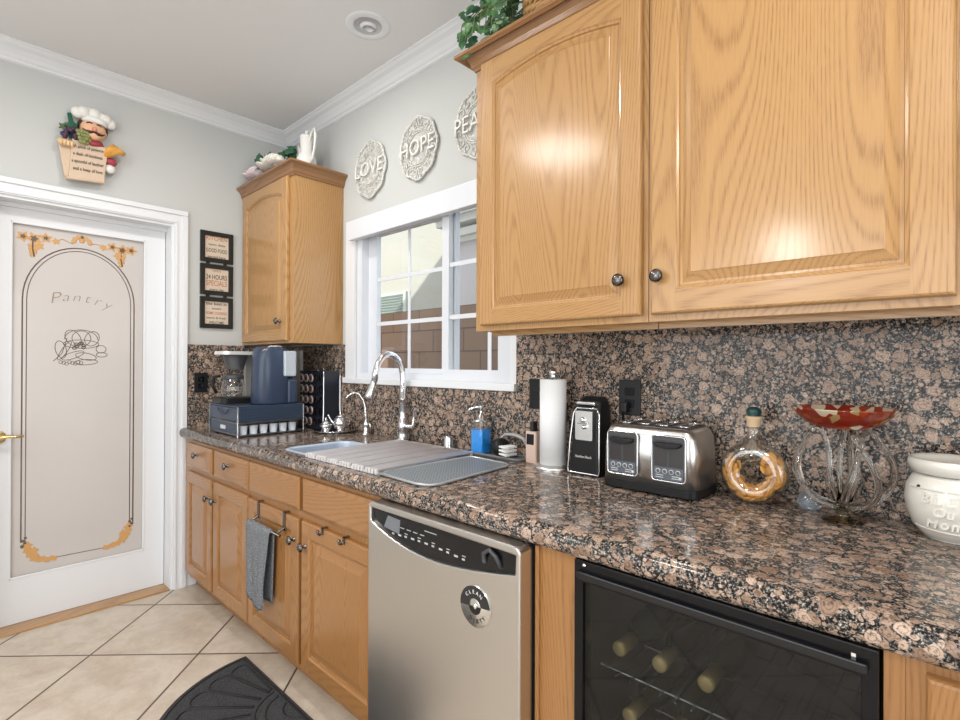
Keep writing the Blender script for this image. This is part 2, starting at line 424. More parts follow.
def archpath(ins):
    zc = 1.60; pts = [(XG, AL+ins, .395), (XG, AL+ins, zc)]
    for k in range(1, 24):
        a = PI-PI*k/24; pts.append((XG, yc+(rr-ins)*math.cos(a), zc+(.285-ins)*math.sin(a)))
    pts += [(XG, AR-ins, zc), (XG, AR-ins, .395)]
    return pts
b = B()
b.tube(archpath(0), .0034, 6, flat=.3, up=(1, 0, 0)); b.tube(archpath(.016), .0022, 6, flat=.3, up=(1, 0, 0))
b.tube([(XG, -1.20, .288), (XG, -.944, .284)], .0016, 6, flat=.3, up=(1, 0, 0))
b.build('arch_line', ETCH, door, 'dark double arch line')
# vine corners
def leafpts(cy, cz, s, a, n=5):
    pts = []
    for k in range(n*2):
        r_ = s*(1 if k % 2 == 0 else .55); t_ = a+PI*k/n; pts.append((cy+r_*math.cos(t_), cz+r_*math.sin(t_)))
    return pts
b = B(); random.seed(3)
def vine(cy, cz, side):
    for (dy, dz, s_) in ((0, 0, .034), (.045, .01, .028), (-.042, .004, .030), (.085, .0, .020), (.02, -.035, .024)):
        _i = getattr(vine, 'i', 0)+1; vine.i = _i; b.prism(leafpts(cy+dy*side, cz+dz, s_, random.random()*3), 'x', XG+_i*.00008, XG+.001+_i*.00008)
    for k in range(11):
        r0 = k//3; b.sphere((XG, cy-.004+(k % 3-1)*.012*(1-r0*.2), cz-.035-r0*.017), .009, (.15, 1, 1), 8, 6)
vine(-1.275, 1.905, 1); vine(-.905, 1.905, -1)
for k in range(7):
    a = PI*k/6; b.sphere((XG, -1.083+.034*math.cos(a), 1.918+.026*math.sin(a)), .011, (.1, 1, 1), 8, 6)
b.sphere((XG, -1.083, 1.925), .012, (.1, 1, 1), 8, 6)
for y_ in (-1.185, -1.045): b.tube([(XG, y_+.022*k, 1.912+.008*math.sin(k*1.6)) for k in range(4)], .0022, 5, flat=.3, up=(1, 0, 0))
for cy, sd in ((-1.298, 1), (-.865, -1)):
    for k in range(12):
        t_ = k/11; b.prism(leafpts(cy+sd*(.004+.105*t_*t_), .375-.090*math.sin(t_*PI/2), .025-.008*t_, k*.9, 4), 'x', XG+k*.0001, XG+.001+k*.0001)
    for k in range(3): b.prism(leafpts(cy+sd*.030, .345-.02*k, .020, k, 4), 'x', XG+.0013+k*.0001, XG+.0024+k*.0001)
b.build('vine_etching', GOLD, door, 'gold grape vine corners')
b = B()
for cy, cz, sd in ((-1.275, 1.905, 1), (-.905, 1.905, -1)):
    for (dy, dz, s_) in ((0, 0, .018), (.045, .01, .013), (-.042, .004, .014)): b.prism(leafpts(cy+dy*sd, cz+dz, s_, dy*30), 'x', XG+.0022, XG+.0026)
    b.tube([(XG+.001, cy-.004, cz+.01), (XG+.001, cy-.006, cz-.05), (XG+.001, cy, cz-.09)], .003, 5, flat=.3, up=(1, 0, 0))
b.sphere((XG+.0005, -1.083, 1.945), .008, (.15, 1, 1), 8, 6)
for cy in (-1.307, -.859):
    for k in range(4): b.sphere((XG, cy+(.006 if k % 2 else -.004), .375+.013*k), .010-.0012*k, (.15, 1, 1), 8, 6)
b.build('vine_outline', ETCH, door, 'dark vine detail')
# Pantry lettering on an arc
b = B()
for k, ch in enumerate('Pantry'):
    t_ = (k-2.5)/2.5; b.text(ch, .068 if k else .080, (XG, -1.085+t_*.112, 1.625-.020*t_*t_-.008*t_), 'X', .0004, shear=.3, rot=-t_*.22, sx=1.15, bold=-.0012)
b.build('lettering', mat('etched_letter', (.30, .23, .17), .3), door)
# basket of bread and fruit line etching
b = B(); cy, cz = -1.083, 1.362
def ell(cy, cz, ry, rz, rot=0, a0=0, a1=2*PI, n=22, r=.0016):
    pts = []
    for k in range(n+1):
        a = a0+(a1-a0)*k/n; y_, z_ = ry*math.cos(a), rz*math.sin(a)
        pts.append((XG, cy+y_*math.cos(rot)-z_*math.sin(rot), cz+y_*math.sin(rot)+z_*math.cos(rot)))
    b.tube(pts, r, 5, flat=.3, up=(1, 0, 0))
ell(cy, cz+.045, .07, .05, 0, 0, PI); ell(cy, cz+.02, .075, .022); ell(cy, cz+.05, .04, .04, .3); ell(cy+.045, cz+.05, .03, .04, -.4)
ell(cy+.02, cz-.045, .045, .018, -.2); ell(cy-.035, cz-.04, .05, .016, .4); ell(cy+.02, cz-.075, .05, .014, .05); ell(cy-.085, cz-.01, .022, .045, .2)
ell(cy-.07, cz-.015, .012, .055, -.5); ell(cy+.085, cz-.005, .022, .02); ell(cy+.088, cz-.035, .024, .012); ell(cy-.035, cz+.05, .03, .045, .5)
for k in range(8): ell(cy-.085+.012*k, cz-.075-.004*(k % 3), .008, .008, r=.0013, n=10)
for k in range(7): ell(cy-.01+.02*math.cos(k), cz+.012+.014*math.sin(k*1.7), .008, .007, r=.0024, n=8)
b.tube([(XG, cy-.115, cz-.07), (XG, cy-.08, cz-.03), (XG, cy-.06, cz+.05)], .0016, 5, flat=.3, up=(1, 0, 0))
b.build('basket_etching', ETCH, door, 'dark line drawing of a food basket')
hd = B(); hd.lathe([(.0, 0), (.030, 0), (.032, .004), (.027, .010), (.014, .013), (.012, .040), (.0, .042)], (-.100, -1.405, .925), (1, 0, 0), 24)
hd.tube([(-.060, -1.405, .925), (-.054, -1.395, .926), (-.052, -1.370, .930), (-.052, -1.345, .925), (-.053, -1.315, .927)], [.009, .010, .008, .007, .006], 12)
hd.build('door_handle', BRASS, door, 'brass lever handle')

# ---- window
win = T('window_1', 'white vinyl sliding window with colonial grids', 'window', (1.36, .03, WZ0)); win['kind'] = 'structure'
b = B()
# inner casing flat trim to the wall face
TX0, TX1, TZ0, TZ1 = .712, 1.964, 1.176, 2.085
b.plate([(TX0, TZ0+.028), (TX1, TZ0+.028), (TX1, TZ1), (TX0, TZ1)], [(WX0, WZ0), (WX1, WZ0), (WX1, WZ1), (WX0, WZ1)], 'y', -.014, 0)
b.build('casing', WHITE, win)
B().box(TX0-.002, -.032, TZ0, TX1+.003, .05, WZ0+.001, .003).build('sill', WHITE, win)
b = B(); b.plate([(WX0, WZ0), (WX1, WZ0), (WX1, WZ1), (WX0, WZ1)], [(WX0+.045, WZ0+.03), (WX1-.045, WZ0+.03), (WX1-.045, WZ1-.03), (WX0+.045, WZ1-.03)], 'y', .005, .085)
b.build('frame', VINYL, win)
def sash(x0, x1, z0, z1, yf, yb, wv, wh):
    sb = B(); sb.plate([(x0, z0), (x1, z0), (x1, z1), (x0, z1)], [(x0+wv, z0+wh), (x1-wv, z0+wh), (x1-wv, z1-wh), (x0+wv, z1-wh)], 'y', yf, yb)
    so_ = sb.build('sash', VINYL, win)
    g = B().box(x0+wv-.004, (yf+yb)/2-.002, z0+wh-.004, x1-wv+.004, (yf+yb)/2+.002, z1-wh+.004).build('pane', PANE, so_)
    m_ = B(); ym = (yf+yb)/2-.004
    xm = (x0+x1)/2 if x0 < 1.2 else 1.786
    m_.box(xm-.010, ym-.004, z0+wh, xm+.010, ym, z1-wh)
    for k in (1, 2):
        zz = z0+wh+(z1-z0-2*wh)*k/3; m_.box(x0+wv, ym-.0045, zz-.010, x1-wv, ym-.0005, zz+.010)
    m_.build('muntin_grid', VINYL, so_)
sash(WX0+.045, 1.545, WZ0+.028, WZ1-.028, .050, .078, .075, .028)
sash(1.490, WX1-.045, WZ0+.028, WZ1-.028, .015, .043, .045, .026)
val = B(); val.box(.776, -.040, 1.968, 1.985, -.001, 2.071, .004)
tag(val.build('window_valance', VINYL), 'white cornice valance running across the top of the kitchen window', 'valance')

# ================================================================== BACKSPLASH and COUNTER
b = B(); bz0, bz1 = .9145, 1.392
b.box(0.0005, DY1+cw+.006, bz0, .0195, -.0005, bz1)
tag(b.build('granite_backsplash', GR), 'short granite backsplash on the pantry wall behind the coffee makers', 'backsplash', 'granite backsplashes')
b = B(); b.box(.020, -.02, bz0, TX0-.004, -.0005, bz1)
b.box(TX0-.004, -.02, bz0, TX1+.005, -.0005, TZ0-.001); b.box(TX1+.005, -.02, bz0, 4.2, -.0005, bz1+.025)
tag(b.build('granite_backsplash', GR), 'long speckled brown granite backsplash beneath the window and the wall cabinets', 'backsplash', 'granite backsplashes')
# countertop
CT = .914; cb = .857; yf = -.654
b = B(); nose = []
for k in range(9):
    a = PI/2+PI*k/8; nose.append((yf+.024+.024*math.cos(a), (CT+cb)/2+(CT-cb)/2*math.sin(a)))
t = bmesh.new()
XE = 4.2
prf = [(-.585, CT)]+nose+[(-.585, cb)]
A = [t.verts.new((.004, y, z)) for y, z in prf]; C_ = [t.verts.new((XE, y, z)) for y, z in prf]
for k in range(len(prf)-1):
    f = t.faces.new([A[k], A[k+1], C_[k+1], C_[k]]); f.smooth = 1 <= k <= 8
t.faces.new(A); t.faces.new(C_[::-1]); bmesh.ops.recalc_face_normals(t, faces=t.faces); b.merge(t)
hole = rrect(1.125, -.572, 1.84, -.262, .06)
b.plate([(.004, -.585), (XE, -.585), (XE, -.001), (.004, -.001)], hole, 'z', CT, cb)
tag(b.build('granite_countertop', GR), 'long speckled brown granite countertop with rounded front edge and sink cutout', 'countertop')
# sink
snk = T('sink', 'undermount stainless steel sink half covered by the roll-up rack', 'sink', (1.48, -.42, .68))
STB = mat('sink_steel', (.50, .58, .70), .42, metal=.35)
b = B(); lv = [(.0, CT+.0005, .012), (.0, CT+.0035, .009), (.0, CT+.003, -.001), (.0015, CT-.006, -.001), (.003, .80, .0), (.008, .72, .0), (.03, .69, .0)]
loops = []
for ins, z, grow in lv:
    loops.append([(x, y, z) for x, y in rrect(1.125+ins-grow, -.572+ins-grow, 1.84-ins+grow, -.262-ins+grow, .06)])
for La, Lb in zip(loops, loops[1:]):
    n = len(La)
    for k in range(n): b.face([La[k], La[(k+1) % n], Lb[(k+1) % n], Lb[k]], True)
b.face(loops[-1]); bmesh.ops.remove_doubles(b.bm, verts=b.bm.verts, dist=1e-6); b.build('basin', STB, snk, recalc=True)
B().lathe([(.0, 0), (.04, 0), (.042, .003), (.0, .002)], (1.48, -.42, .691)).build('drain', CHROME, snk)

# ================================================================== CABINETS
def bridge_front(b, x0, x1, z0, z1, yf, yb, arch=0, stile=.056, rail=.056, fieldw=.030, depth=.008):
    """raised panel door, front at yf (facing -y), back at yb. mats: 0 vertical grain, 1 horizontal grain"""
    K = 14 if arch else 2
    def loop(ins_x, ins_z, y, ar):
        a0, a1, c0, c1 = x0+ins_x, x1-ins_x, z0+ins_z, z1-ins_z
        pts = [(a0, y, c0), (a1, y, c0)]
        for k in range(K+1):
            t_ = k/K; x = a1+(a0-a1)*t_
            s_ = math.sin(PI*t_)**.9 if 0 < t_ < 1 else 0
            pts.append((x, y, c1-ar*(1-s_)))
        return pts
    e = .006
    L = [loop(0, 0, yb, 0), loop(0, 0, yf+e, 0), loop(e*.35, e*.35, yf+.0022, 0), loop(e, e, yf, 0)]
    for A_, C_ in zip(L, L[1:]):
        for k in range(len(A_)): b.face([A_[k], A_[(k+1) % len(A_)], C_[(k+1) % len(C_)], C_[k]])
    b.face(L[0][::-1])
    P = loop(stile, rail, yf, arch)
    # butt-jointed stiles and rails
    b.face([(x0+e, yf, z0+e), (x0+stile, yf, z0+e), (x0+stile, yf, z1-e), (x0+e, yf, z1-e)], mi=0)
    b.face([(x1-stile, yf, z0+e), (x1-e, yf, z0+e), (x1-e, yf, z1-e), (x1-stile, yf, z1-e)], mi=0)
    b.face([(x0+stile, yf, z0+e), (x1-stile, yf, z0+e), (x1-stile, yf, z0+rail), (x0+stile, yf, z0+rail)], mi=1)
    top = P[2:]
    for p_, r_ in zip(top, top[1:]): b.face([p_, (p_[0], yf, z1-e), (r_[0], yf, z1-e), r_][::-1], mi=1)
    g = [P, loop(stile+.003, rail+.003, yf+.003, arch), loop(stile+.008, rail+.008, yf+.005, arch), loop(stile+.010, rail+.010, yf+depth+.002, arch),
         loop(stile+.016, rail+.016, yf+depth+.002, arch), loop(stile+.016+fieldw, rail+.016+fieldw, yf+.0015, arch), loop(stile+.018+fieldw, rail+.018+fieldw, yf+.0, arch)]
    for A_, C_ in zip(g, g[1:]):
        for k in range(len(A_)): b.face([A_[k], A_[(k+1) % len(A_)], C_[(k+1) % len(C_)], C_[k]])
    b.face(g[-1])
def cab_door(parent, x0, x1, z0, z1, yf, arch=0, label=None, **kw):
    b = B(); bridge_front(b, x0, x1, z0, z1, yf, yf+.019, arch, **kw)
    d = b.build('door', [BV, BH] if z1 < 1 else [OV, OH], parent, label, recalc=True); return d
def slab_drawer(parent, x0, x1, z0, z1, yf, name='drawer'):
    b = B(); e = .012
    def lp(i, y): return [(x0+i, y, z0+i), (x1-i, y, z0+i), (x1-i, y, z1-i), (x0+i, y, z1-i)]
    L = [lp(0, yf+.019), lp(0, yf+.007), lp(.003, yf+.005), lp(e, yf+.001), lp(e+.003, yf)]
    for A_, C_ in zip(L, L[1:]):
        for k in range(4): b.face([A_[k], A_[(k+1) % 4], C_[(k+1) % 4], C_[k]])
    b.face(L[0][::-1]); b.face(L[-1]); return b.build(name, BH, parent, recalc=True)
def knob(parent, x, yf, z):
    b = B(); b.lathe([(.0, 0), (.009, 0), (.009, .002), (.0055, .004), (.005, .013), (.010, .016), (.0155, .020), (.016, .024), (.012, .029), (.0, .031)], (x, yf, z), (0, -1, 0), 20)
    b.lathe([(.017, .0205), (.018, .0225), (.017, .0245)], (x, yf, z), (0, -1, 0), 20, cap=False)
    return b.build('knob', NICKEL, parent)
YD = -.643; YFF = -.623
def carcass(parent, x0, x1, yfront, z0=.10, z1=.854, yback=-.025):
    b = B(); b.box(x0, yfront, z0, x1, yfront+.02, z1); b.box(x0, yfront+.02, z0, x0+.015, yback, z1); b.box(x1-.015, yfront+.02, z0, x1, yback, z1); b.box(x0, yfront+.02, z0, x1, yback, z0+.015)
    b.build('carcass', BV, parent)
ZD0, ZD1, ZR0, ZR1 = .112, .684, .711, .840
u1 = T('base_cabinet', 'oak base cabinet beside the pantry door, two drawers over two doors', 'cabinet', (.45, -.35, 0), 'oak base cabinets')
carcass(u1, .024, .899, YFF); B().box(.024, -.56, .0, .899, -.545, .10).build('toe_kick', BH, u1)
for (a, c) in ((.048, .452), (.472, .882)):
    pass
def conv(x, y_=-.643): # x measured on y=-.624 plane -> same pixel on plane y_
    return x + (3.2837-x)*( (y_+.624)/(-1.6227+.624) )
ux = lambda x: conv(x)
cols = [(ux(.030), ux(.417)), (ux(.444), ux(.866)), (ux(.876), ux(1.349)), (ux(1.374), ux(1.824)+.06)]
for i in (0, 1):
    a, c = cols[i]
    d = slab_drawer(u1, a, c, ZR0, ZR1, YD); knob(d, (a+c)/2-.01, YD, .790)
    d = cab_door(u1, a, c, ZD0, ZD1, YD, fieldw=.028); knob(d, (c-.030) if i == 0 else (a+.032), YD, .590)
SX0 = .903; SX1 = 1.903
u2 = T('sink_base_cabinet', 'oak sink base cabinet, grey towel and small hooks hung on its doors', 'cabinet', (1.4, -.35, 0), 'oak base cabinets')
b = B(); b.box(SX0, YFF, .10, SX1, YFF+.02, .854); b.box(SX0, YFF+.02, .10, SX0+.015, -.025, .66); b.box(SX1-.015, YFF+.02, .10, SX1, -.025, .66); b.box(SX0, YFF+.02, .10, SX1, -.025, .115); b.build('carcass', BV, u2)
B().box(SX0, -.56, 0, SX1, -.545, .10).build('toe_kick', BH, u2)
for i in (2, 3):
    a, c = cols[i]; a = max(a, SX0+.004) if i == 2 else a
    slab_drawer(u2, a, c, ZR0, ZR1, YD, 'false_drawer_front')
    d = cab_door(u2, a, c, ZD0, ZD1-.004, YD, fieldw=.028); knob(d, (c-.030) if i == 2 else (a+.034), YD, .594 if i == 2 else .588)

# ---- upper cabinets
def crown(parent, x0, x1, y0, z0, z1, proj_, left=True, right=False, yw=-.002):
    pr = [(0, z0), (.006, z0), (.010, z0+.010), (.014, z0+.014), (.018, z0+.030), (.030, z0+.048), (proj_-.010, z1-.016), (proj_-.004, z1-.012), (proj_, z1-.010), (proj_, z1), (0, z1)]
    b = B(); path = []
    if left: path += [((x0, yw), (-1, 0)), ((x0, y0), (-1, -1))]
    else: path += [((x0, y0), (0, -1))]
    if right: path += [((x1, y0), (1, -1)), ((x1, yw), (1, 0))]
    else: path += [((x1, y0), (0, -1))]
    sweep(b, pr, path); b.build('crown_moulding', OC, parent, recalc=True)
# right hand
ur = T('wall_cabinet', 'large oak wall cabinet with arched panel door above the toaster', 'cabinet', (2.35, -.17, 1.40), 'oak wall cabinets')
b = B(); UX0, UX1, UF = 2.028, 2.664, -.314
b.box(UX0, UF, 1.400, UX0+.018, -.002, 2.33); b.box(UX1-.018, UF+.02, 1.40, UX1, -.002, 2.33); b.box(UX0+.018, UF+.02, 1.418, UX1-.018, -.002, 1.434); b.box(UX0+.018, UF+.02, 2.31, UX1-.018, -.002, 2.33)
b.box(UX0+.018, UF, 1.40, UX1, UF+.02, 2.33); b.build('carcass', OV, ur)
d = cab_door(ur, 2.062, 2.650, 1.418, 2.318, UF-.021, arch=.030, stile=.056, rail=.052, fieldw=.020); knob(d, 2.597, UF-.021, 1.514)
crown(ur, UX0, UX1+.012, UF, 2.310, 2.364, .058, left=True)
ur2 = T('wall_cabinet', 'oak wall cabinet with wide flat raised panel at the right edge of the room', 'cabinet', (2.97, -.17, 1.40), 'oak wall cabinets')
b = B(); b.box(2.666, UF+.02, 1.400, 2.684, -.002, 2.33); b.box(3.262, UF+.02, 1.40, 3.280, -.002, 2.33); b.box(2.684, UF+.02, 1.418, 3.262, -.002, 1.434); b.box(2.666, UF, 1.40, 3.280, UF+.02, 2.33); b.build('carcass', OV, ur2)
d = cab_door(ur2, 2.678, 3.269, 1.418, 2.318, UF-.021, stile=.066, rail=.060, fieldw=.022); knob(d, 2.704, UF-.021, 1.514)
# light rail / bottom moulding visible beneath the uppers
for p_, a, c in ((ur, UX0+.02, UX1), (ur2, 2.667, 3.28)):
    B().box(a, UF+.06, 1.385, c, UF+.075, 1.417).build('light_rail', OH, p_)
ur3 = T('wall_cabinet', 'oak wall cabinet cut off by the right side of the picture', 'cabinet', (3.6, -.17, 1.40), 'oak wall cabinets')
B().box(3.282, UF, 1.40, 4.0, -.002, 2.33).build('carcass', OV, ur3)
d = cab_door(ur3, 3.305, 3.89, 1.418, 2.318, UF-.021, stile=.066, rail=.060, fieldw=.022); knob(d, 3.86, UF-.021, 1.514)
# left hand
ul = T('wall_cabinet', 'tall narrow oak wall cabinet in the corner left of the window', 'cabinet', (.34, -.16, 1.39), 'oak wall cabinets')
LF = -.298; LW = .665
b = B(); b.box(.003, LF, 1.395, .021, -.003, 2.315); b.box(LW-.018, LF+.001, 1.395, LW, -.003, 2.315); b.box(.021, LF+.02, 1.400, LW-.018, -.003, 1.416); b.box(.021, LF, 1.395, LW-.001, LF+.02, 2.315); b.box(.021, LF+.02, 2.30, LW-.018, -.003, 2.315)
b.build('carcass', OV, ul)
d = cab_door(ul, .036, LW-.052, 1.408, 2.300, LF-.021, arch=.032, stile=.056, rail=.054, fieldw=.020); knob(d, .540, LF-.021, 1.515)
crown(ul, .004, LW, LF, 2.295, 2.362, .045, left=False, right=True)

# ---- right of the sink base: dishwasher, filler, wine fridge, cabinet
dw = T('dishwasher', 'stainless steel dishwasher with arched black control strip and round magnet', 'dishwasher', (2.218, -.36, 0))
DX0, DX1 = 1.912, 2.524; DF = -.680
B().box(DX0+.006, -.628, .02, DX1-.006, -.06, .850).build('tub_body', DGREY, dw)
pn = [(1.924, .838), (1.924, .797)]
for k in range(1, 16):
    t_ = k/16; x = 1.924+(2.508-1.924)*t_
    pn.append((x, .797-.047*math.sin(PI*(t_**.85))-.008*t_))
pn += [(2.508, .789), (2.510, .836)]
outer = rrect(DX0, .115, DX1, .856, .018, 5, (1, 1, 0, 0))
b = B(); b.plate(outer, pn, 'y', DF, DF+.049)
b.build('door_panel', STEEL, dw, bevel=.004)
b = B(); b.prism([(1.921, .79-.06), (2.512, .79-.06), (2.512, .842), (1.921, .842)], 'y', DF+.012, DF+.03); ctl = b.build('control_panel', BLACKG, dw)
b = B()
for k in range(11):
    x = 2.02+k*.030; zz = .777+.006*math.cos((k-5)*.3)
    b.box(x, DF+.011, zz-.004, x+.010+.004*(k % 2), DF+.012, zz+.001)
    if k % 2 == 0: b.box(x, DF+.011, zz+.006, x+.013, DF+.012, zz+.008)
b.box(2.17, DF+.011, .815, 2.22, DF+.012, .817)
for k in range(4): b.box(2.06+k*.03, DF+.011, .800, 2.078+k*.03, DF+.012, .802)
b.build('control_marks', mat('control_print', (.45, .47, .5), .5), ctl)
B().prism([(1.98, .787), (2.055, .780), (2.06, .822), (2.0, .825)], 'y', DF+.0105, DF+.012).build('display', mat('lcd_grey', (.16, .17, .19), .2), ctl)
b = B(); b.tube([(2.40, DF+.012, .790), (2.405, DF+.004, .815), (2.425, DF+.003, .828), (2.445, DF+.004, .815), (2.455, DF+.012, .790)], .006, 8); b.build('latch_handle', DGREY, dw)
B().box(DX0+.01, -.60, 0, DX1-.01, -.58, .105).build('kick_plate', BLACK, dw)
# magnet
mg = T('dishwasher_magnet', 'round black and silver clean dirty magnet stuck on the dishwasher door', 'magnet', (2.382, DF-.003, .677))
mc = (2.382, DF-.0005, .677)
B().lathe([(.0, 0), (.052, 0), (.052, .003), (.0, .003)], mc, (0, -1, 0), 40).build('disc', mat('magnet_silver', (.62, .60, .56), .25, metal=.8), mg)
def sector(r0, r1, a0, a1, y0, y1, n=20):
    pts = [(mc[0]+r1*math.cos(a0+(a1-a0)*k/n), mc[2]+r1*math.sin(a0+(a1-a0)*k/n)) for k in range(n+1)]
    pts += [(mc[0]+r0*math.cos(a1-(a1-a0)*k/n), mc[2]+r0*math.sin(a1-(a1-a0)*k/n)) for k in range(n+1)]
    return B().prism(pts, 'y', y0, y1)
a0 = .12
sector(.020, .051, a0, a0+PI, DF-.0035, DF-.0048).build('dial_cover', mat('magnet_black', (.02, .02, .022), .3), mg)
sector(.0, .020, a0+PI, a0+2*PI, DF-.0035, DF-.0048).build('dial_centre', BLACKG, mg)
B().lathe([(.0, 0), (.006, 0), (.006, .003), (.0, .004)], (mc[0], DF-.0035, mc[2]), (0, -1, 0), 16).build('pivot', CHROME, mg)
bw, bk = B(), B()
for k, ch in enumerate('CLEAN'):
    a = PI/2+a0-(k-2)*.36; bw.text(ch, .013, (mc[0]+.036*math.cos(a), DF-.0050, mc[2]+.036*math.sin(a)), 'Y', .0002, rot=a-PI/2)
for k, ch in enumerate('DIRTY'):
    a = -PI/2+.25+(k-2)*.34; bk.text(ch, .015, (mc[0]+.037*math.cos(a), DF-.0040, mc[2]+.037*math.sin(a)), 'Y', .0002, rot=a+PI/2)
bw.build('lettering', mat('print_white', (.7, .7, .7), .5), mg); bk.build('lettering', BLACK, mg)

fl = T('cabinet_filler', 'narrow oak filler panel between the dishwasher and the wine fridge', 'panel', (2.58, -.33, 0))
b = B(); b.box(2.530, YFF-.001, 0, 2.546, -.05, .854); b.box(2.546, YFF, 0, 2.640, YFF+.02, .854); b.box(2.632, YFF+.02, 0, 2.640, -.05, .854)
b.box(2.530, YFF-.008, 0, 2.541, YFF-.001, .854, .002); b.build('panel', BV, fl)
# wine fridge
wf = T('wine_fridge', 'black wine fridge with tinted glass door showing bottle necks', 'wine fridge', (2.916, -.33, 0))
FX0, FX1 = 2.646, 3.186; FB = mat('fridge_black', (.006, .006, .007), .2, spec=.25); FI = mat('fridge_interior', (.05, .045, .045), .5)
b = B(); b.box(FX0, -.600, .02, FX0+.02, -.06, .852); b.box(FX1-.02, -.600, .02, FX1, -.06, .852); b.box(FX0+.02, -.60, .84, FX1-.02, -.06, .852); b.box(FX0+.02, -.60, .02, FX1-.02, -.06, .07); b.box(FX0+.02, -.08, .07, FX1-.02, -.06, .84)
b.build('cabinet_body', [FI], wf)
b = B(); b.plate([(FX0, .06), (FX1, .06), (FX1, .855), (FX0, .855)], [(FX0+.022, .10), (FX1-.022, .10), (FX1-.022, .808), (FX0+.022, .808)], 'y', -.640, -.603); 
fd = b.build('door_frame', FB, wf, bevel=.002)
B().box(FX0+.020, -.634, .098, FX1-.020, -.628, .810).build('glass', FGLASS, fd)
b = B(); b.box(FX0+.012, -.652, .818, FX1-.012, -.6405, .834, .003); b.build('handle_ledge', BLACKG, fd)
B().lathe([(0, 0), (.004, 0), (.004, .002), (0, .002)], (2.672, -.6405, .846), (0, -1, 0)).build('screw', CHROME, fd)
B().box(3.152, -.643, .822, 3.158, -.6405, .842).build('hinge_cap', CHROME, fd) 
for x in (2.72, 3.1): B().lathe([(.0, 0), (.03, 0), (.03, .0195), (.0, .0195)], (x, -.5, 0)).build('foot', BLACK, wf)
shz = [.17, .34, .51, .665]
for z in (.20, .455, .597):
    b = B()
    for k in range(4): b.tube([(FX0+.022, -.56+k*.14, z), (FX1-.022, -.56+k*.14, z)], .0025, 6)
    for k in range(15): b.tube([(FX0+.04+k*.033, -.585, z+.003), (FX0+.04+k*.033, -.12, z+.003)], .0018, 6)
    b.build('wire_shelf', CHROME, wf)
# bottles
BG = mat('bottle_green_glass', (.03, .035, .015), .08, spec=.6); FOIL = mat('gold_foil', (.90, .66, .28), .35, metal=.3)
def bottle(x, z, label):
    t = T('wine_bottle', label, 'bottle', (x, -.35, z), 'wine bottles lying in the wine fridge')
    b = B(); b.lathe([(.0, 0), (.036, 0), (.037, .02), (.037, .18), (.030, .205), (.016, .235), (.0142, .25), (.0142, .30), (0, .30)], (x, -.24, z), (0, -1, 0), 20); b.build('bottle_glass', BG, t)
    b = B(); b.lathe([(.0150, .0), (.0153, .055), (.0165, .060), (.0165, .070), (.012, .073), (0, .073)], (x, -.475, z), (0, -1, 0), 20); b.build('foil_capsule', FOIL, t)
    return t
t0 = bottle(2.705, .638, 'green wine bottle with gold foil, leftmost on the top rack of the fridge')
for x, z, lb in ((2.800, .640, 'second wine bottle from the left on the top rack of the fridge'),
                 (2.897, .640, 'wine bottle on the top rack, third from the left in the fridge'),
                 (2.730, .497, 'wine bottle with gold neck, leftmost on the second rack of the fridge'),
                 (2.825, .497, 'wine bottle with gold neck, second on the second rack of the fridge')):
    copytree(t0, (x, -.35, z), lb)
rc = T('base_cabinet', 'oak base cabinet right of the wine fridge', 'cabinet', (3.7, -.33, 0), 'oak base cabinets')
b = B(); b.box(3.190, YFF, 0, 4.15, YFF+.02, .854); b.box(3.190, YFF+.02, 0, 3.205, -.05, .854); b.box(3.190, YFF-.003, 0, 3.216, YFF, .854, .001); b.build('carcass', BV, rc)
cab_door(rc, 3.240, 3.66, ZD0, .840, YD)

# ================================================================== WALL DECOR
def outlet(name_label, c, face, wd=.072, ht=.115):
    t = T('outlet', name_label, 'outlet', c, 'black wall outlets')
    x, y, z = c; b = B(); r_ = B()
    if face == 'Y':
        b.box(x-wd/2, y-.006, z-ht/2, x+wd/2, y, z+ht/2, .002)
        for s_ in (-1, 1): r_.prism(rrect(x-.017, z+s_*.020-.014, x+.017, z+s_*.020+.014, .006), 'y', y-.0085, y-.006)
    else:
        b.box(x, y-wd/2, z-ht/2, x+.006, y+wd/2, z+ht/2, .002)
        for s_ in (-1, 1): r_.prism(rrect(y-.017, z+s_*.020-.014, y+.017, z+s_*.020+.014, .006), 'x', x+.006, x+.0085)
    b.build('cover_plate', BLACK, t); r_.build('receptacle', BLACKG, t); return t
outlet('black outlet on the pantry side backsplash left of the coffee makers', (.0205, -.545, 1.170), 'X')
outlet('black outlet partly hidden behind the paper towel roll', (2.085, -.0205, 1.172), 'Y', .09, .115)
ot = outlet('black outlet with a plug above the toaster', (2.462, -.0205, 1.176), 'Y', .078, .118)
# plug & cord (belongs to the toaster)

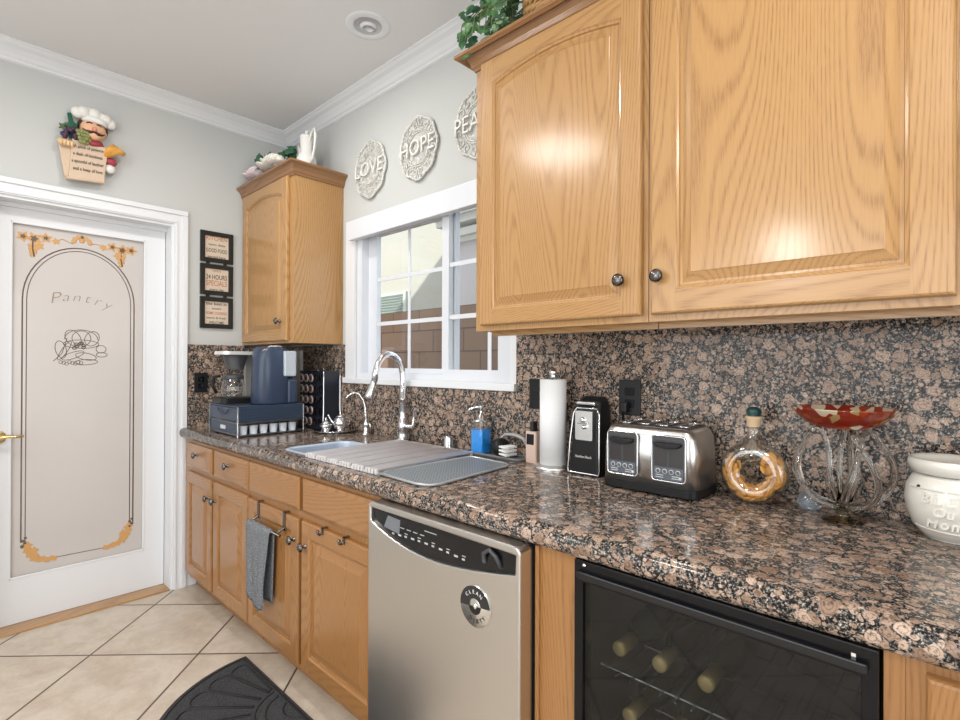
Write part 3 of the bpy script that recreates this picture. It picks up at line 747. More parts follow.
# three hanging frames on the pantry wall
PAPER = mat('sign_paper', (.60, .50, .40), .7); INK = mat('sign_ink', (.05, .045, .04), .6); RUST = mat('sign_rust_print', (.42, .16, .08), .6); FRM = mat('black_frame', (.012, .012, .012), .35)
ft = T('picture_frame_set', 'three small black frames hung in a column with vintage kitchen signs', 'picture frame', (0, -.457, 1.78))
fy0, fy1 = -.548, -.362
texts = [[('KITCHEN', .036, 0), ('open daily', .018, 1), ('GOOD FOOD', .034, 1), ('served here', .018, 1)],
         [('OPEN', .016, 0), ('24 HOURS', .042, 1), ('SPECIALS', .046, 0), ('every day', .016, 1)],
         [('the best in', .026, 1), ('town', .020, 1), ('HOME COOKING', .024, 0), ('warm & fresh', .018, 1), ('WELCOME', .022, 1)]]
for i, (z1, z0) in enumerate(((2.068, 1.885), (1.873, 1.690), (1.678, 1.492))):
    b = B(); b.plate([(fy0, z0), (fy1, z0), (fy1, z1), (fy0, z1)], [(fy0+.026, z0+.026), (fy1-.026, z0+.026), (fy1-.026, z1-.026), (fy0+.026, z1-.026)], 'x', .016, .001)
    fr_ = b.build('frame', FRM, ft, bevel=.002)
    B().box(.002, fy0+.024, z0+.024, .006, fy1-.024, z1-.024).build('sign_card', PAPER, fr_)
    bi, br = B(), B(); zz = z1-.040; n = len(texts[i]); step = (z1-z0-.074)/(n-1)
    for k, (s_, sz, c_) in enumerate(texts[i]):
        (bi if c_ else br).text(s_, sz*.95, (.0063, (fy0+fy1)/2, zz-k*step), 'X', .0002, bold=sz*.012, width=min(.118, len(s_)*sz*.42+.02))
    bi.build('lettering', INK, fr_); br.build('lettering', RUST, fr_)
b = B()
for z in (1.879, 1.684):
    for y in (-.505, -.408): b.box(.004, y-.010, z-.008, .010, y+.010, z+.008)
b.build('connector', FRM, ft)

# word medallions
MED = mat('antique_white_resin', (.60, .59, .55), .6); q = NT(MED)
f_ = q.noise(q.coord(), 90, 4, .7); q.l(q.ramp(f_, [(.36, (.36, .355, .33)), (.50, (.64, .635, .60)), (.7, (.76, .755, .72))]), q.b.inputs['Base Color']); q.bump(f_, .5, .003)
MEDB = mat('medallion_ground', (.40, .395, .37), .7); q = NT(MEDB)
f_ = q.noise(q.coord(), 60, 4, .7); q.l(q.ramp(f_, [(.35, (.36, .355, .34)), (.65, (.62, .615, .58))]), q.b.inputs['Base Color'])
def medallion(word, cx, cz, label):
    t = T('word_plaque', label, 'plaque', (cx, -.001, cz), 'scrolled word plaques above the window')
    y = -.006; R_ = .150
    # scalloped backing
    pts = []
    n = 96
    for k in range(n):
        a = 2*PI*k/n; r_ = R_*(.90+.07*abs(math.cos(4*a))+(.05*max(0, math.cos(a-PI/2))**8)+(.05*max(0, math.cos(a+PI/2))**8)); pts.append((cx+r_*.96*math.cos(a), cz+r_*1.0*math.sin(a)))
    b = B(); b.prism(pts, 'y', -.012, -.002); b.build('backing', MEDB, t)
    b = B()
    rim = [(p_[0], -.014, p_[1]) for p_ in pts]; b.tube(rim, .006, 8, True, up=(0, 1, 0))
    for rr_ in (.078, .088): b.tube([(cx+rr_*1.0*math.cos(2*PI*k/40), -.015, cz+rr_*math.sin(2*PI*k/40)) for k in range(40)], .0034, 6, True, up=(0, 1, 0))
    for k in range(16):
        a = 2*PI*k/16+.2; c0 = (cx+.113*math.cos(a), cz+.117*math.sin(a)); sgn = 1 if k % 2 else -1
        pp = []
        for j in range(15):
            th = a+sgn*j*.55; r_ = .019*(1-j/17); pp.append((c0[0]+r_*math.cos(th), -.015, c0[1]+r_*math.sin(th)))
        b.tube(pp, [.0042*(1-j/22) for j in range(15)], 6, up=(0, 1, 0))
        b.sphere((cx+.098*math.cos(a+.19), -.014, cz+.100*math.sin(a+.19)), .006, (1, .5, 1), 8, 6)
    for s_ in (-1, 1):
        for j in range(3):
            b.sphere((cx+(j-1)*.018, -.015, cz+s_*.140), .010, (.6, .4, 1.2), 8, 6)
    for k in range(7):
        for j in range(7):
            u_, v_ = (k-3)*.022, (j-3)*.022
            if u_*u_+v_*v_ < .0046: b.sphere((cx+u_, -.012, cz+v_), .0065, (1, .4, 1), 6, 5)
    b.build('scrollwork', MED, t)
    b = B(); b.text(word, .108, (cx, -.022, cz), 'Y', .005, width=.250 if len(word) < 5 else .265, bold=-.0005); b.build('lettering', mat('plaque_letter_white', (.72, .715, .68), .6) if word == 'LOVE' else bpy.data.materials['plaque_letter_white'], t)
medallion('LOVE', .945, 2.330, 'round scrolled plaque reading LOVE, nearest the corner cabinet')
medallion('HOPE', 1.345, 2.330, 'round scrolled plaque reading HOPE, middle one above the window')
medallion('PEACE', 1.745, 2.330, 'round scrolled plaque reading PEACE, half hidden by the large wall cabinet')

# recessed light trim
cl = T('recessed_ceiling_light', 'round white recessed ceiling light, unlit, near the window', 'ceiling light', (1.355, -.31, H))
b = B(); b.lathe([(.062, -.003), (.066, -.006), (.092, -.004), (.098, -.0015), (.098, -.0005)], (1.355, -.31, H), (0, 0, 1), 40, cap=False); b.build('trim_ring', WHITE, cl)
B().lathe([(0, -.0012), (.064, -.0012), (.064, -.0004), (0, -.0004)], (1.355, -.31, H), n=40).build('reflector', mat('light_reflector', (.5, .5, .5), .4), cl)
B().lathe([(0, -.011), (.024, -.009), (.036, -.004), (.038, -.0013)], (1.350, -.305, H), n=32).build('bulb', WHITE, cl)
fx = T('ceiling_fixture', 'flush ceiling light fixture outside the picture', 'ceiling light', (1.25, -2.0, H)); 
B().lathe([(0, -.035), (.24, -.035), (.25, -.02), (.25, -.001), (0, -.001)], (1.25, -2.0, H), n=40).build('housing', WHITE, fx)

# chef plaque on the pantry wall ----------------------------------------------------------
ch = T('chef_wall_plaque', 'resin chef figure with wine bottle, grapes, bread and verse scroll above the pantry door', 'wall plaque', (.001, -1.10, 2.39))
SKIN = mat('plaque_skin', (.72, .42, .26), .5); HAT = mat('plaque_hat_white', (.75, .74, .70), .6); HAIR = mat('plaque_hair', (.05, .025, .012), .6)
b = B(); b.sphere((.035, -1.066, 2.466), .055, (.75, 1, 1.02), 24, 16); b.sphere((.052, -1.066, 2.438), .034, (.7, 1.05, .75)); head = b.build('head', SKIN, ch)
b = B(); b.sphere((.077, -1.066, 2.462), .012); b.sphere((.062, -1.088, 2.452), .012); b.sphere((.062, -1.044, 2.452), .012); b.sphere((.038, -1.014, 2.462), .011, (.6, .7, 1.2)); b.build('nose_and_cheeks', mat('plaque_ruddy', (.66, .28, .18), .5), ch)
b = B(); b.sphere((.066, -1.083, 2.479), .006, (.6, 1, .6), 8, 6); b.sphere((.066, -1.050, 2.479), .006, (.6, 1, .6), 8, 6)
b.tube([(.074, -1.066, 2.450), (.074, -1.082, 2.444), (.066, -1.100, 2.448), (.060, -1.112, 2.458)], [.006, .008, .005, .002], 8)
b.tube([(.074, -1.066, 2.450), (.074, -1.050, 2.442), (.066, -1.034, 2.444), (.060, -1.020, 2.453)], [.006, .008, .005, .002], 8)
b.tube([(.066, -1.098, 2.490), (.072, -1.084, 2.494), (.070, -1.074, 2.490)], .0035, 6); b.tube([(.070, -1.058, 2.488), (.070, -1.048, 2.491), (.064, -1.036, 2.485)], .0035, 6)
b.build('moustache_and_brows', HAIR, ch)
b = B(); b.sphere((.026, -1.115, 2.486), .020, (.8, .7, 1.2)); b.sphere((.026, -1.016, 2.478), .022, (.8, .7, 1.3)); b.build('hair', HAIR, ch)
b = B(); b.lathe([(.0, 0), (.052, 0), (.056, .016), (.054, .026), (0, .03)], (.032, -1.062, 2.500), (.05, .12, 1), 24, sx=.75, sy=1)
for k in range(7): a = k/6; b.sphere((.034+.010*(k % 2), -1.128+a*.135, 2.540+.018*math.sin(a*PI)-.015*a), .028, (.8, 1, 1), 14, 10)
b.sphere((.030, -1.062, 2.548), .05, (.6, 1.2, .6)); b.build('chef_hat', HAT, ch)
b = B(); b.sphere((.030, -1.075, 2.402), .045, (.6, 1.3, .45)); b.tube([(.05, -1.10, 2.408), (.06, -1.07, 2.392), (.05, -1.03, 2.402)], .011, 8); b.build('neckerchief', mat('plaque_red', (.36, .05, .07), .5), ch)
# scroll
b = B(); sc0 = [(-1.166, 2.195), (-1.020, 2.210), (-1.004, 2.392), (-1.150, 2.400)]
b.prism(sc0, 'x', .030, .052); b.prism([(-1.205, 2.376), (-1.150, 2.392), (-1.160, 2.196), (-1.178, 2.206)], 'x', .018, .040)
b.tube([(.046, -1.176, 2.197), (.046, -1.018, 2.212)], .008, 10); scroll = b.build('verse_scroll', mat('plaque_parchment', (.60, .46, .34), .65), ch, bevel=.003)
b = B()
for k, s_ in enumerate(('A pinch of patience', 'a dash of kindness', 'a spoonful of laughter', 'and a heap of love')):
    b.text(s_, .023, (.0528, -1.088+.003*k*0+(.004 if k == 0 else 0), 2.366-k*.037), 'X', .0003, width=.120 if k != 2 else .132, rot=.05, bold=.0004)
b.build('lettering', INK, scroll)
b = B(); b.lathe([(0, 0), (.022, 0), (.023, .055), (.010, .080), (.009, .118), (0, .118)], (.030, -1.140, 2.410), (0, -.18, 1), 16); b.build('wine_bottle', mat('plaque_green', (.02, .12, .06), .25), ch)
b = B(); random.seed(5)
for k in range(16): b.sphere((.040+random.random()*.02, -1.188+random.random()*.055, 2.398+random.random()*.050), .012, u=10, v=7)
b.build('purple_grapes', mat('plaque_purple', (.06, .025, .06), .35), ch)
b = B()
for k in range(15): r0 = k//4; b.sphere((.062+random.random()*.01, -1.132+(k % 4)*.013+r0*.004, 2.438-r0*.017), .010, u=10, v=7)
b.build('green_grapes', mat('plaque_green_grape', (.25, .27, .10), .4), ch)
b = B()
for k in range(3): b.prism(leafpts(-1.185+.02*k, 2.452+.008*k, .02, k), 'x', .028, .036)
b.build('vine_leaves', mat('plaque_leaf', (.07, .12, .05), .5), ch)
b = B()
for k in range(4): b.tube([(.050, -1.200+k*.014, 2.378), (.062, -1.196+k*.014, 2.372), (.058, -1.196+k*.014, 2.352)], .0072, 8)
b.sphere((.040, -1.18, 2.374), .022, (.6, 1.4, .7)); b.build('hand', mat('plaque_hand', (.74, .50, .28), .5), ch)
b = B()
for k in range(4): b.tube([(.040+.01*k, -1.020+k*.008, 2.345+k*.004), (.050+.008*k, -.998+k*.012, 2.385), (.040+.006*k, -.975+k*.012, 2.415-k*.012)], [.012, .017, .012], 10)
b.build('bread', mat('plaque_bread', (.75, .38, .08), .5), ch)
b = B(); b.sphere((.03, -.990, 2.330), .030, (.7, 1, .7)); b.build('red_sleeve', bpy.data.materials['plaque_red'], ch)
b = B(); b.sphere((.03, -.993, 2.292), .026, (.7, 1, .9)); b.build('white_cuff', HAT, ch)

# ================================================================== ON TOP OF CABINETS
LEAF = mat('ivy_leaf', (.08, .22, .07), .4); q = NT(LEAF); f_ = q.noise(q.coord(), 22, 2); q.l(q.ramp(f_, [(.35, (.015, .06, .03)), (.55, (.06, .18, .06)), (.72, (.38, .50, .30))]), q.b.inputs['Base Color'])
def leaf(b, c, s, nrm, up, fold=.25):
    n_ = Vector(nrm).normalized(); u_ = Vector(up); u_ = (u_-n_*u_.dot(n_))
    if u_.length < 1e-3: u_ = n_.orthogonal()
    u_.normalize(); r_ = u_.cross(n_); c = Vector(c)
    shape = [(0, -.5), (.38, -.55), (.62, -.15), (.35, .0), (.40, .38), (0, 1.0)]
    def P(x, y): return c+r_*(x*s)+u_*(y*s)+n_*(-abs(x)*s*fold)
    for sd in (1, -1):
        pts = [P(sd*x, y) for x, y in shape]; 
        f = b.bm.faces.new([b.bm.verts.new(p) for p in (pts if sd == 1 else pts[::-1])]); f.material_index = b.mi
random.seed(11)
iv = T('ivy_plant', 'trailing green ivy plant on the large cabinet beside the wicker basket', 'plant', (2.13, -.22, 2.364))
b = B(); 
for k in range(150):
    x = 2.035+random.random()**1.1*.125; y = -.36+random.random()*.22; z = 2.375+random.random()*.26*(1-abs(x-2.08)*2)
    leaf(b, (x, y, z), .020+random.random()*.018, (random.uniform(.0, 1), random.uniform(-1.2, -.3), random.uniform(-.3, .8)), (random.uniform(-1, 1), random.uniform(-.5, .2), random.uniform(-1.2, .3)))
for k in range(16):
    leaf(b, (2.005+random.random()*.04, -.375+random.random()*.04, 2.345+random.random()*.16), .024+random.random()*.012, (.5, -1, random.uniform(-.2, .5)), (random.uniform(-.6, .6), 0, -1))
b.build('foliage', LEAF, iv)
b = B()
for k in range(6):
    b.tube([(2.12, -.22, 2.47), (2.07+.02*k, -.30, 2.56-.01*k), (2.01+.03*k, -.37, 2.46), (2.00+.03*k, -.375, 2.395)], .002, 5)
b.build('stem', mat('ivy_stem', (.12, .16, .05), .6), iv)
B().lathe([(0, 0), (.045, 0), (.06, .085), (.055, .085), (.05, .07), (0, .07)], (2.12, -.20, 2.364)).build('pot', mat('ivy_pot', (.20, .12, .07), .7), iv)
WK = mat('wicker', (.42, .24, .09), .6)
wk = T('wicker_basket', 'brown woven wicker basket on top of the large oak cabinet', 'basket', (2.40, -.22, 2.364))
b = B()
for j in range(16):
    z = 2.372+j*.014; n = 72
    pts = []
    for k in range(n):
        a = 2*PI*k/n; rx = .20+.004*math.sin(k*PI/2+(j % 2)*PI)+.0015*j; ry = .125+.004*math.sin(k*PI/2+(j % 2)*PI)+.001*j; pts.append((2.40+rx*math.cos(a), -.215+ry*math.sin(a), z))
    b.tube(pts, .0068, 6, True)
b.build('woven_side', WK, wk)
b = B()
for k in range(36):
    a = 2*PI*k/36; b.tube([(2.40+.20*math.cos(a), -.215+.125*math.sin(a), 2.390), (2.40+.225*math.cos(a), -.215+.142*math.sin(a), 2.60)], .004, 6)
b.lathe([(0, 0), (.19, 0), (.19, .008), (0, .008)], (2.40, -.215, 2.3645), sx=1, sy=.62); b.build('stakes', WK, wk)

bq = T('rose_arrangement', 'pale pink and white artificial roses with dark leaves on the corner cabinet', 'flowers', (.33, -.20, 2.363))
def rose(c, r, m_, label=None):
    b = B(); c = Vector(c)
    for ring, (n, rr_, h_, tilt) in enumerate(((3, .18, .35, .2), (5, .40, .30, .5), (6, .68, .12, .9), (7, .92, -.1, 1.25))):
        for k in range(n):
            a = 2*PI*k/n+ring*.6; d = Vector((math.cos(a), math.sin(a), 0)); ce = c+d*r*rr_*.8+Vector((0, 0, h_*r))
            rot = Matrix.Rotation(a, 4, 'Z') @ Matrix.Rotation(tilt, 4, 'Y')
            b.sphere(ce, r*.46, (.22, 1, 1), 10, 7, rot)
    b.sphere(c, r*.4); return b.build('rose_blossom', m_, bq, label)
RP = mat('rose_pink', (.72, .60, .62), .6); RW = mat('rose_cream', (.76, .73, .66), .6); DL = mat('rose_leaf', (.03, .10, .05), .5)
rose((.105, -.265, 2.430), .070, RP, 'pale pink rose'); rose((.285, -.235, 2.452), .088, RW, 'large cream rose'); rose((.20, -.19, 2.45), .05, RW); rose((.415, -.28, 2.430), .055, RW); rose((.07, -.19, 2.43), .045, RW)
random.seed(4); b = B()
for c in ((.19, -.25, 2.49), (.17, -.27, 2.47), (.22, -.22, 2.52), (.27, -.20, 2.53), (.33, -.18, 2.53), (.38, -.20, 2.52), (.41, -.20, 2.53), (.05, -.26, 2.42), (.14, -.24, 2.50), (.16, -.26, 2.51), (.18, -.22, 2.53), (.12, -.25, 2.48), (.34, -.14, 2.52), (.20, -.25, 2.52), (.42, -.20, 2.50)):
    for k in range(3): leaf(b, (c[0]+random.uniform(-.02, .02), c[1]+random.uniform(-.02, .02), c[2]+random.uniform(-.02, .015)), .040, (random.uniform(-.3, 1), -1, random.uniform(0, 1)), (random.uniform(-1, 1), 0, random.uniform(-.2, 1)))
b.build('foliage', DL, bq)
b = B(); 
for k in range(6): b.tube([(.30, -.18, 2.364), (.12+k*.08, -.22, 2.38), (.10+k*.09, -.24, 2.43)], .0025, 5)
b.build('stem', DL, bq)
POR = mat('porcelain', (.78, .77, .74), .2, coat=.4)
tp = T('porcelain_ewer', 'white porcelain ewer with tall looped handle at the top corner of the cabinet', 'pitcher', (.53, -.16, 2.363))
b = B(); cc = (.530, -.160, 2.364)
b.lathe([(0, 0), (.032, 0), (.036, .008), (.030, .016), (.050, .040), (.058, .070), (.052, .098), (.036, .118), (.033, .150), (.040, .205), (.037, .207), (.030, .15), (0, .13)], cc, n=28)
b.build('body', POR, tp)
b = B(); b.lathe([(.041, 0), (.034, .014), (.012, .022), (.006, .026), (.009, .036), (.006, .046), (0, .048)], (cc[0], cc[1], cc[2]+.205), n=24); b.build('lid', POR, tp)
b = B(); b.tube([(cc[0]+.03, cc[1], cc[2]+.185), (cc[0]+.060, cc[1], cc[2]+.225), (cc[0]+.090, cc[1], cc[2]+.235), (cc[0]+.100, cc[1], cc[2]+.20), (cc[0]+.092, cc[1], cc[2]+.14), (cc[0]+.070, cc[1], cc[2]+.08), (cc[0]+.052, cc[1], cc[2]+.05)], [.006, .007, .007, .008, .007, .006, .006], 10); b.build('handle', POR, tp)
b = B(); b.tube([(cc[0]-.05, cc[1], cc[2]+.07), (cc[0]-.075, cc[1], cc[2]+.10), (cc[0]-.080, cc[1], cc[2]+.16), (cc[0]-.095, cc[1], cc[2]+.19)], [.014, .010, .007, .006], 10); b.build('spout', POR, tp)

# ================================================================== ON THE COUNTER
Z0 = CT+.0005
NAVY = mat('navy_plastic', (.028, .045, .085), .32, spec=.6); NAVYM = mat('navy_mesh_metal', (.035, .055, .095), .35, metal=.3)
# pod drawer
pd = T('pod_storage_stand', 'black mesh two tier drawer stand holding white coffee pods beneath the coffee makers', 'drawer stand', (.45, -.40, Z0))
PX0, PX1, PY0, PY1 = .275, .650, -.582, -.235
b = B(); b.box(PX0, PY0, 1.061, PX1, PY1, 1.068, .002)
for (a0_, b0_, a1_, b1_) in ((PX0, PY0+.004, PX0+.004, PY1), (PX1-.004, PY0+.004, PX1, PY1), (PX0, PY1-.004, PX1, PY1)): b.box(a0_, b0_, .993, a1_, b1_, 1.061)
b.box(PX0, PY0+.004, .990, PX1, PY1, .994); b.build('upper_tray', NAVYM, pd)
b = B()
for y_, z_ in ((PY0, .925), (PY0, .985), (PY1, .925), (PY1, .985)): b.tube([(PX1, y_, z_), (PX0, y_, z_)], .004, 6)
for z_ in (.922, .985):
    b.tube([(PX1, PY0, z_), (PX1, PY1, z_)], .0045, 6); b.tube([(PX0, PY0, z_), (PX0, PY1, z_)], .0045, 6)
for x_ in (PX0, PX1):
    for y_ in (PY0, PY1): b.tube([(x_, y_, Z0), (x_, y_, 1.066)], .0045, 6)
b.build('wire_frame', mat('drawer_frame_metal', (.30, .31, .33), .3, metal=.8), pd)
b = B(); b.box(PX0+.004, PY0+.002, .92, PX1-.004, PY0+.005, .983); b.build('lower_drawer_front', NAVYM, pd)
b = B(); b.box(PX0+.004, PY0+.001, .996, PX1-.004, PY0+.004, 1.058); b.tube([(.40, PY0-.004, 1.05), (.43, PY0-.008, 1.028), (.47, PY0-.010, 1.020), (.51, PY0-.008, 1.028), (.54, PY0-.004, 1.05)], .003, 6); b.build('upper_drawer_front', NAVYM, pd)
b = B(); b.prism(rrect(.43, .945, .50, .965, .008), 'y', PY0-.002, PY0+.002); b.build('drawer_handle', CHROME, pd)
B().box(PX0+.006, PY0+.006, Z0+.004, PX1-.006, PY1-.004, Z0+.008).build('drawer_floor', NAVYM, pd)
# perforations on the side
b = B()
for i in range(22):
    for j in range(4): b.box(PX1-.0002, PY0+.02+i*.0145, 1.004+j*.014, PX1+.0006, PY0+.024+i*.0145, 1.010+j*.014)
b.build('perforation', BLACK, pd)
POD = mat('pod_white', (.62, .66, .72), .4)
p0 = B().lathe([(0, 0), (.017, 0), (.0215, .042), (.0225, .043), (.0225, .045), (0, .045)], (.622, -.545, Z0+.009), n=20).build('coffee_pod', POD)
tag(p0, 'white coffee pod in the side window of the drawer stand, front end of the row', 'coffee pod', 'white pods in the drawer stand')
for k in range(1, 6):
    c = p0.copy(); COL.objects.link(c); c.location.y += k*.052
    c['label'] = 'white coffee pod in the drawer stand, %s' % ['', 'second from the front', 'third from the front', 'fourth from the front', 'fifth from the front', 'last at the back end'][k]
# Keurig style brewer
kz = 1.0685
kg = T('pod_coffee_maker', 'navy blue single serve coffee maker with rounded body and clear water tank', 'coffee maker', (.53, -.36, kz))
b = B()
def supel(cx, cy, rx, ry, z, n=32, e=2.6):
    return [(cx+rx*math.copysign(abs(math.cos(2*PI*k/n))**(2/e), math.cos(2*PI*k/n)), cy+ry*math.copysign(abs(math.sin(2*PI*k/n))**(2/e), math.sin(2*PI*k/n)), z) for k in range(n)]
def loft(b, loops, cap0=True, cap1=True, smooth=True):
    V = [[b.bm.verts.new(p) for p in L] for L in loops]; n = len(V[0])
    for A_, C_ in zip(V, V[1:]):
        for k in range(n):
            f = b.bm.faces.new([A_[k], A_[(k+1) % n], C_[(k+1) % n], C_[k]]); f.smooth = smooth; f.material_index = b.mi
    if cap0: b.bm.faces.new(V[0][::-1])
    if cap1: b.bm.faces.new(V[-1])
KX, KY = .560, -.375
loft(b, [supel(KX, KY, .076, .094, kz), supel(KX, KY, .080, .098, kz+.01), supel(KX, KY, .076, .092, 1.30), supel(KX, KY, .074, .088, 1.345), supel(KX, KY, .066, .078, 1.368), supel(KX, KY, .04, .05, 1.374)]); b.build('body', NAVY, kg)
b = B(); b.box(KX+.030, KY+.035, 1.215, KX+.083, KY+.105, 1.352, .010); b.build('water_tank', mat('tank_plastic', (.62, .68, .74), .15, trans=.3), kg, 'clear water tank')
b = B(); b.box(KX-.05, KY+.060, kz+.0005, KX+.072, KY+.115, 1.20, .012); b.box(KX-.05, KY+.060, 1.20, KX+.028, KY+.115, 1.345, .008); b.build('rear_housing', NAVY, kg)
b = B(); b.tube([(KX+.05, KY-.075, 1.345), (KX+.055, KY-.03, 1.374), (KX+.045, KY+.03, 1.376), (KX+.03, KY+.06, 1.36)], .006, 8); b.build('handle', CHROME, kg)
tag(B().box(.250, -.118, Z0, .388, -.098, 1.362, .004).build('serving_board', mat('grey_board', (.36, .36, .33), .6)), 'tall grey board standing upright behind the blue coffee maker', 'board')
# drip coffee maker, left rear
dcm = T('drip_coffee_maker', 'steel and black drip coffee maker with glass carafe next to the corner', 'coffee maker', (.30, -.36, kz))
CX, CY = .325, -.470
SIL = mat('silver_plastic', (.50, .49, .46), .35, metal=.3)
b = B(); b.box(.280, -.33, kz+.0005, .432, -.240, kz+.27, .012); b.box(.278, -.405, kz+.0005, .300, -.33, kz+.262, .006); b.build('tower', SIL, dcm)
b = B(); b.prism(rrect(.278, -.575, .432, -.402, .03), 'z', kz+.0005, kz+.030); b.build('base', BLACK, dcm)
b = B(); b.lathe([(0, 0), (.043, 0), (.062, .070), (.064, .078), (0, .078)], (.352, -.480, kz+.182), n=28); b.build('filter_basket', DGREY, dcm)
b = B(); b.prism(rrect(.272, -.572, .430, -.245, .04), 'z', kz+.262, kz+.280); b.build('lid', mat('lid_silver', (.66, .67, .66), .2, metal=.3), dcm)
b = B(); b.lathe([(0, 0), (.050, 0), (.060, .02), (.062, .05), (.052, .095), (.044, .105), (.046, .118)], (.352, -.490, kz+.033), n=28, cap=False); cf = b.build('carafe', CLEAR, dcm)
b = B(); b.lathe([(.053, 0), (.0545, .003), (.0545, .018), (.046, .026)], (.352, -.490, kz+.128), n=28, cap=True); b.build('carafe_collar', DGREY, dcm)
b = B(); b.tube([(.290, -.535, kz+.145), (.270, -.560, kz+.14), (.266, -.566, kz+.09), (.280, -.550, kz+.05)], .009, 8); b.build('carafe_handle', BLACK, dcm)
b = B(); b.tube([(.432, -.27, kz+.20), (.445, -.26, kz+.1), (.44, -.25, kz+.03)], .003, 6); b.build('cord', BLACK, dcm)

# pod / spice tower
pt = T('pod_tower', 'black revolving tower of coffee pods behind the drawer stand', 'pod holder', (.56, -.115, Z0))
TXa, TXb, TYa, TYb = .405, .680, -.130, -.028
def fl_(z): return .012*max(0, 1-(z-Z0)/.12)**1.6
b = B(); loft(b, [[(x, y, z) for x, y in rrect(TXa-fl_(z), TYa-fl_(z), TXb+fl_(z), TYb+fl_(z)*.3, .008, 3)] for z in [Z0+.003+.325*k/8 for k in range(9)]], smooth=False); b.build('body', mat('tower_black', (.010, .013, .022), .3, spec=.6), pt)
for yy in (TYa-.001, TYb+.0):
    b = B(); b.tube([(TXb+fl_(Z0+.04*k)+.001, yy-(fl_(Z0+.04*k) if yy < -.1 else 0), Z0+.004+k*.0403) for k in range(9)], .0032, 6); b.build('edge_rail', CHROME, pt)
b = B(); b.tube([(.525+.035*(1-math.cos(a*PI/8)), -.08, Z0+.327+.032*math.sin(a*PI/8)) for a in range(9)], .003, 6); b.build('carry_loop', CHROME, pt)
RIMM = mat('pod_rim', (.62, .52, .50), .3, metal=.4); LIDM = mat('pod_lid_brown', (.12, .06, .055), .4)
for j in range(5):
    for i in range(5):
        z = Z0+.040+j*.0615; x = TXa+.030+i*.0545; yq = TYa-fl_(z)-.001
        if i < 3:
            if j < 2 and i < 1: continue
            o_ = B().lathe([(.0, .001), (.018, .001), (.018, .0045), (.0195, .007), (.0235, .004), (.0235, 0)], (x, yq, z), (0, -1, 0), 20, cap=False).build('pod', RIMM, pt)
            B().lathe([(0, 0), (.0175, 0), (.0175, .004), (0, .004)], (x, yq-.0015, z), (0, -1, 0), 16).build('foil_lid', LIDM, o_)
        else: B().lathe([(.0225, 0), (.0235, .002), (.0225, .003), (.019, .0005), (0, .0005)], (x, yq, z), (0, -1, 0), 20, cap=False).build('empty_slot', BLACKG, pt)

# silver tray with cream set
SILV = mat('polished_silver', (.72, .72, .73), .12, metal=1)
ty = (.80, -.135, Z0)
b = B(); b.lathe([(0, .002), (.075, .002), (.082, .006), (.110, .012), (.114, .014), (.112, .016), (.082, .010), (.074, .006), (0, .006)], ty, n=36)
tag(b.build('silver_tray', SILV), 'round silver tray with small silver pots beside the filter tap', 'tray')
g = 'silver pots on the tray'
p = T('silver_sugar_bowl', 'small silver sugar bowl with pointed lid at the front of the tray', 'sugar bowl', (.775, -.180, Z0+.0165), g)
B().lathe([(0, 0), (.018, 0), (.014, .006), (.030, .020), (.033, .032), (.028, .040), (0, .040)], (.775, -.170, Z0+.0075)).build('bowl', SILV, p)
B().lathe([(.029, 0), (.018, .010), (.006, .016), (.008, .024), (.007, .032), (0, .035)], (.775, -.170, Z0+.0475)).build('lid', SILV, p)
p = T('silver_creamer', 'silver creamer with spout in the middle of the tray', 'creamer', (.800, -.095, Z0+.0165), g)
B().lathe([(0, 0), (.020, 0), (.016, .006), (.028, .025), (.027, .05), (.020, .065), (.025, .078), (.023, .078), (.017, .065), (0, .05)], (.800, -.090, Z0+.0075)).build('body', SILV, p)
b = B(); b.tube([(.822, -.078, Z0+.075), (.842, -.070, Z0+.075), (.846, -.069, Z0+.045), (.826, -.078, Z0+.03)], .0035, 8); b.build('handle', SILV, p)
p = T('silver_teapot', 'taller silver pot at the back right of the tray', 'teapot', (.865, -.14, Z0+.02), g)
B().lathe([(0, 0), (.022, 0), (.018, .006), (.034, .022), (.036, .045), (.030, .066), (.024, .072), (0, .075)], (.860, -.135, Z0+.0135)).build('body', SILV, p)
B().lathe([(.024, 0), (.014, .010), (.004, .014), (.006, .022), (0, .026)], (.860, -.135, Z0+.0865)).build('lid', SILV, p)
b = B(); b.tube([(.845, -.162, Z0+.05), (.835, -.178, Z0+.075), (.830, -.190, Z0+.10)], [.007, .005, .004], 8); b.build('spout', SILV, p)
p = T('silver_candle_cup', 'tiny silver cup lying low on the tray between the pots', 'cup', (.82, -.19, Z0+.016), g)
B().lathe([(0, 0), (.016, 0), (.022, .016), (.020, .018), (0, .012)], (.822, -.196, Z0+.0125)).build('cup', SILV, p)

# filter faucet
sfx, sfy = .990, -.062
sf = T('filter_faucet', 'slim chrome filtered water tap with goose neck, left of the main faucet', 'faucet', (sfx, sfy, Z0))
B().lathe([(0, 0), (.022, 0), (.022, .004), (.014, .010), (.013, .045), (.016, .055), (.010, .070), (.006, .085), (0, .086)], (sfx, sfy, Z0)).build('base', CHROME, sf)
pts = [(sfx, sfy, Z0+.08), (sfx-.003, sfy-.004, Z0+.14), (sfx-.008, sfy-.014, Z0+.18), (sfx-.018, sfy-.034, Z0+.212), (sfx-.030, sfy-.060, Z0+.220), (sfx-.040, sfy-.085, Z0+.203), (sfx-.044, sfy-.095, Z0+.182)]
b = B(); b.tube(pts, .0055, 10); b.build('spout', CHROME, sf)
b = B(); b.tube([(sfx+.012, sfy, Z0+.05), (sfx+.030, sfy+.002, Z0+.060), (sfx+.042, sfy+.002, Z0+.030)], [.006, .006, .005], 8); b.build('lever', CHROME, sf)
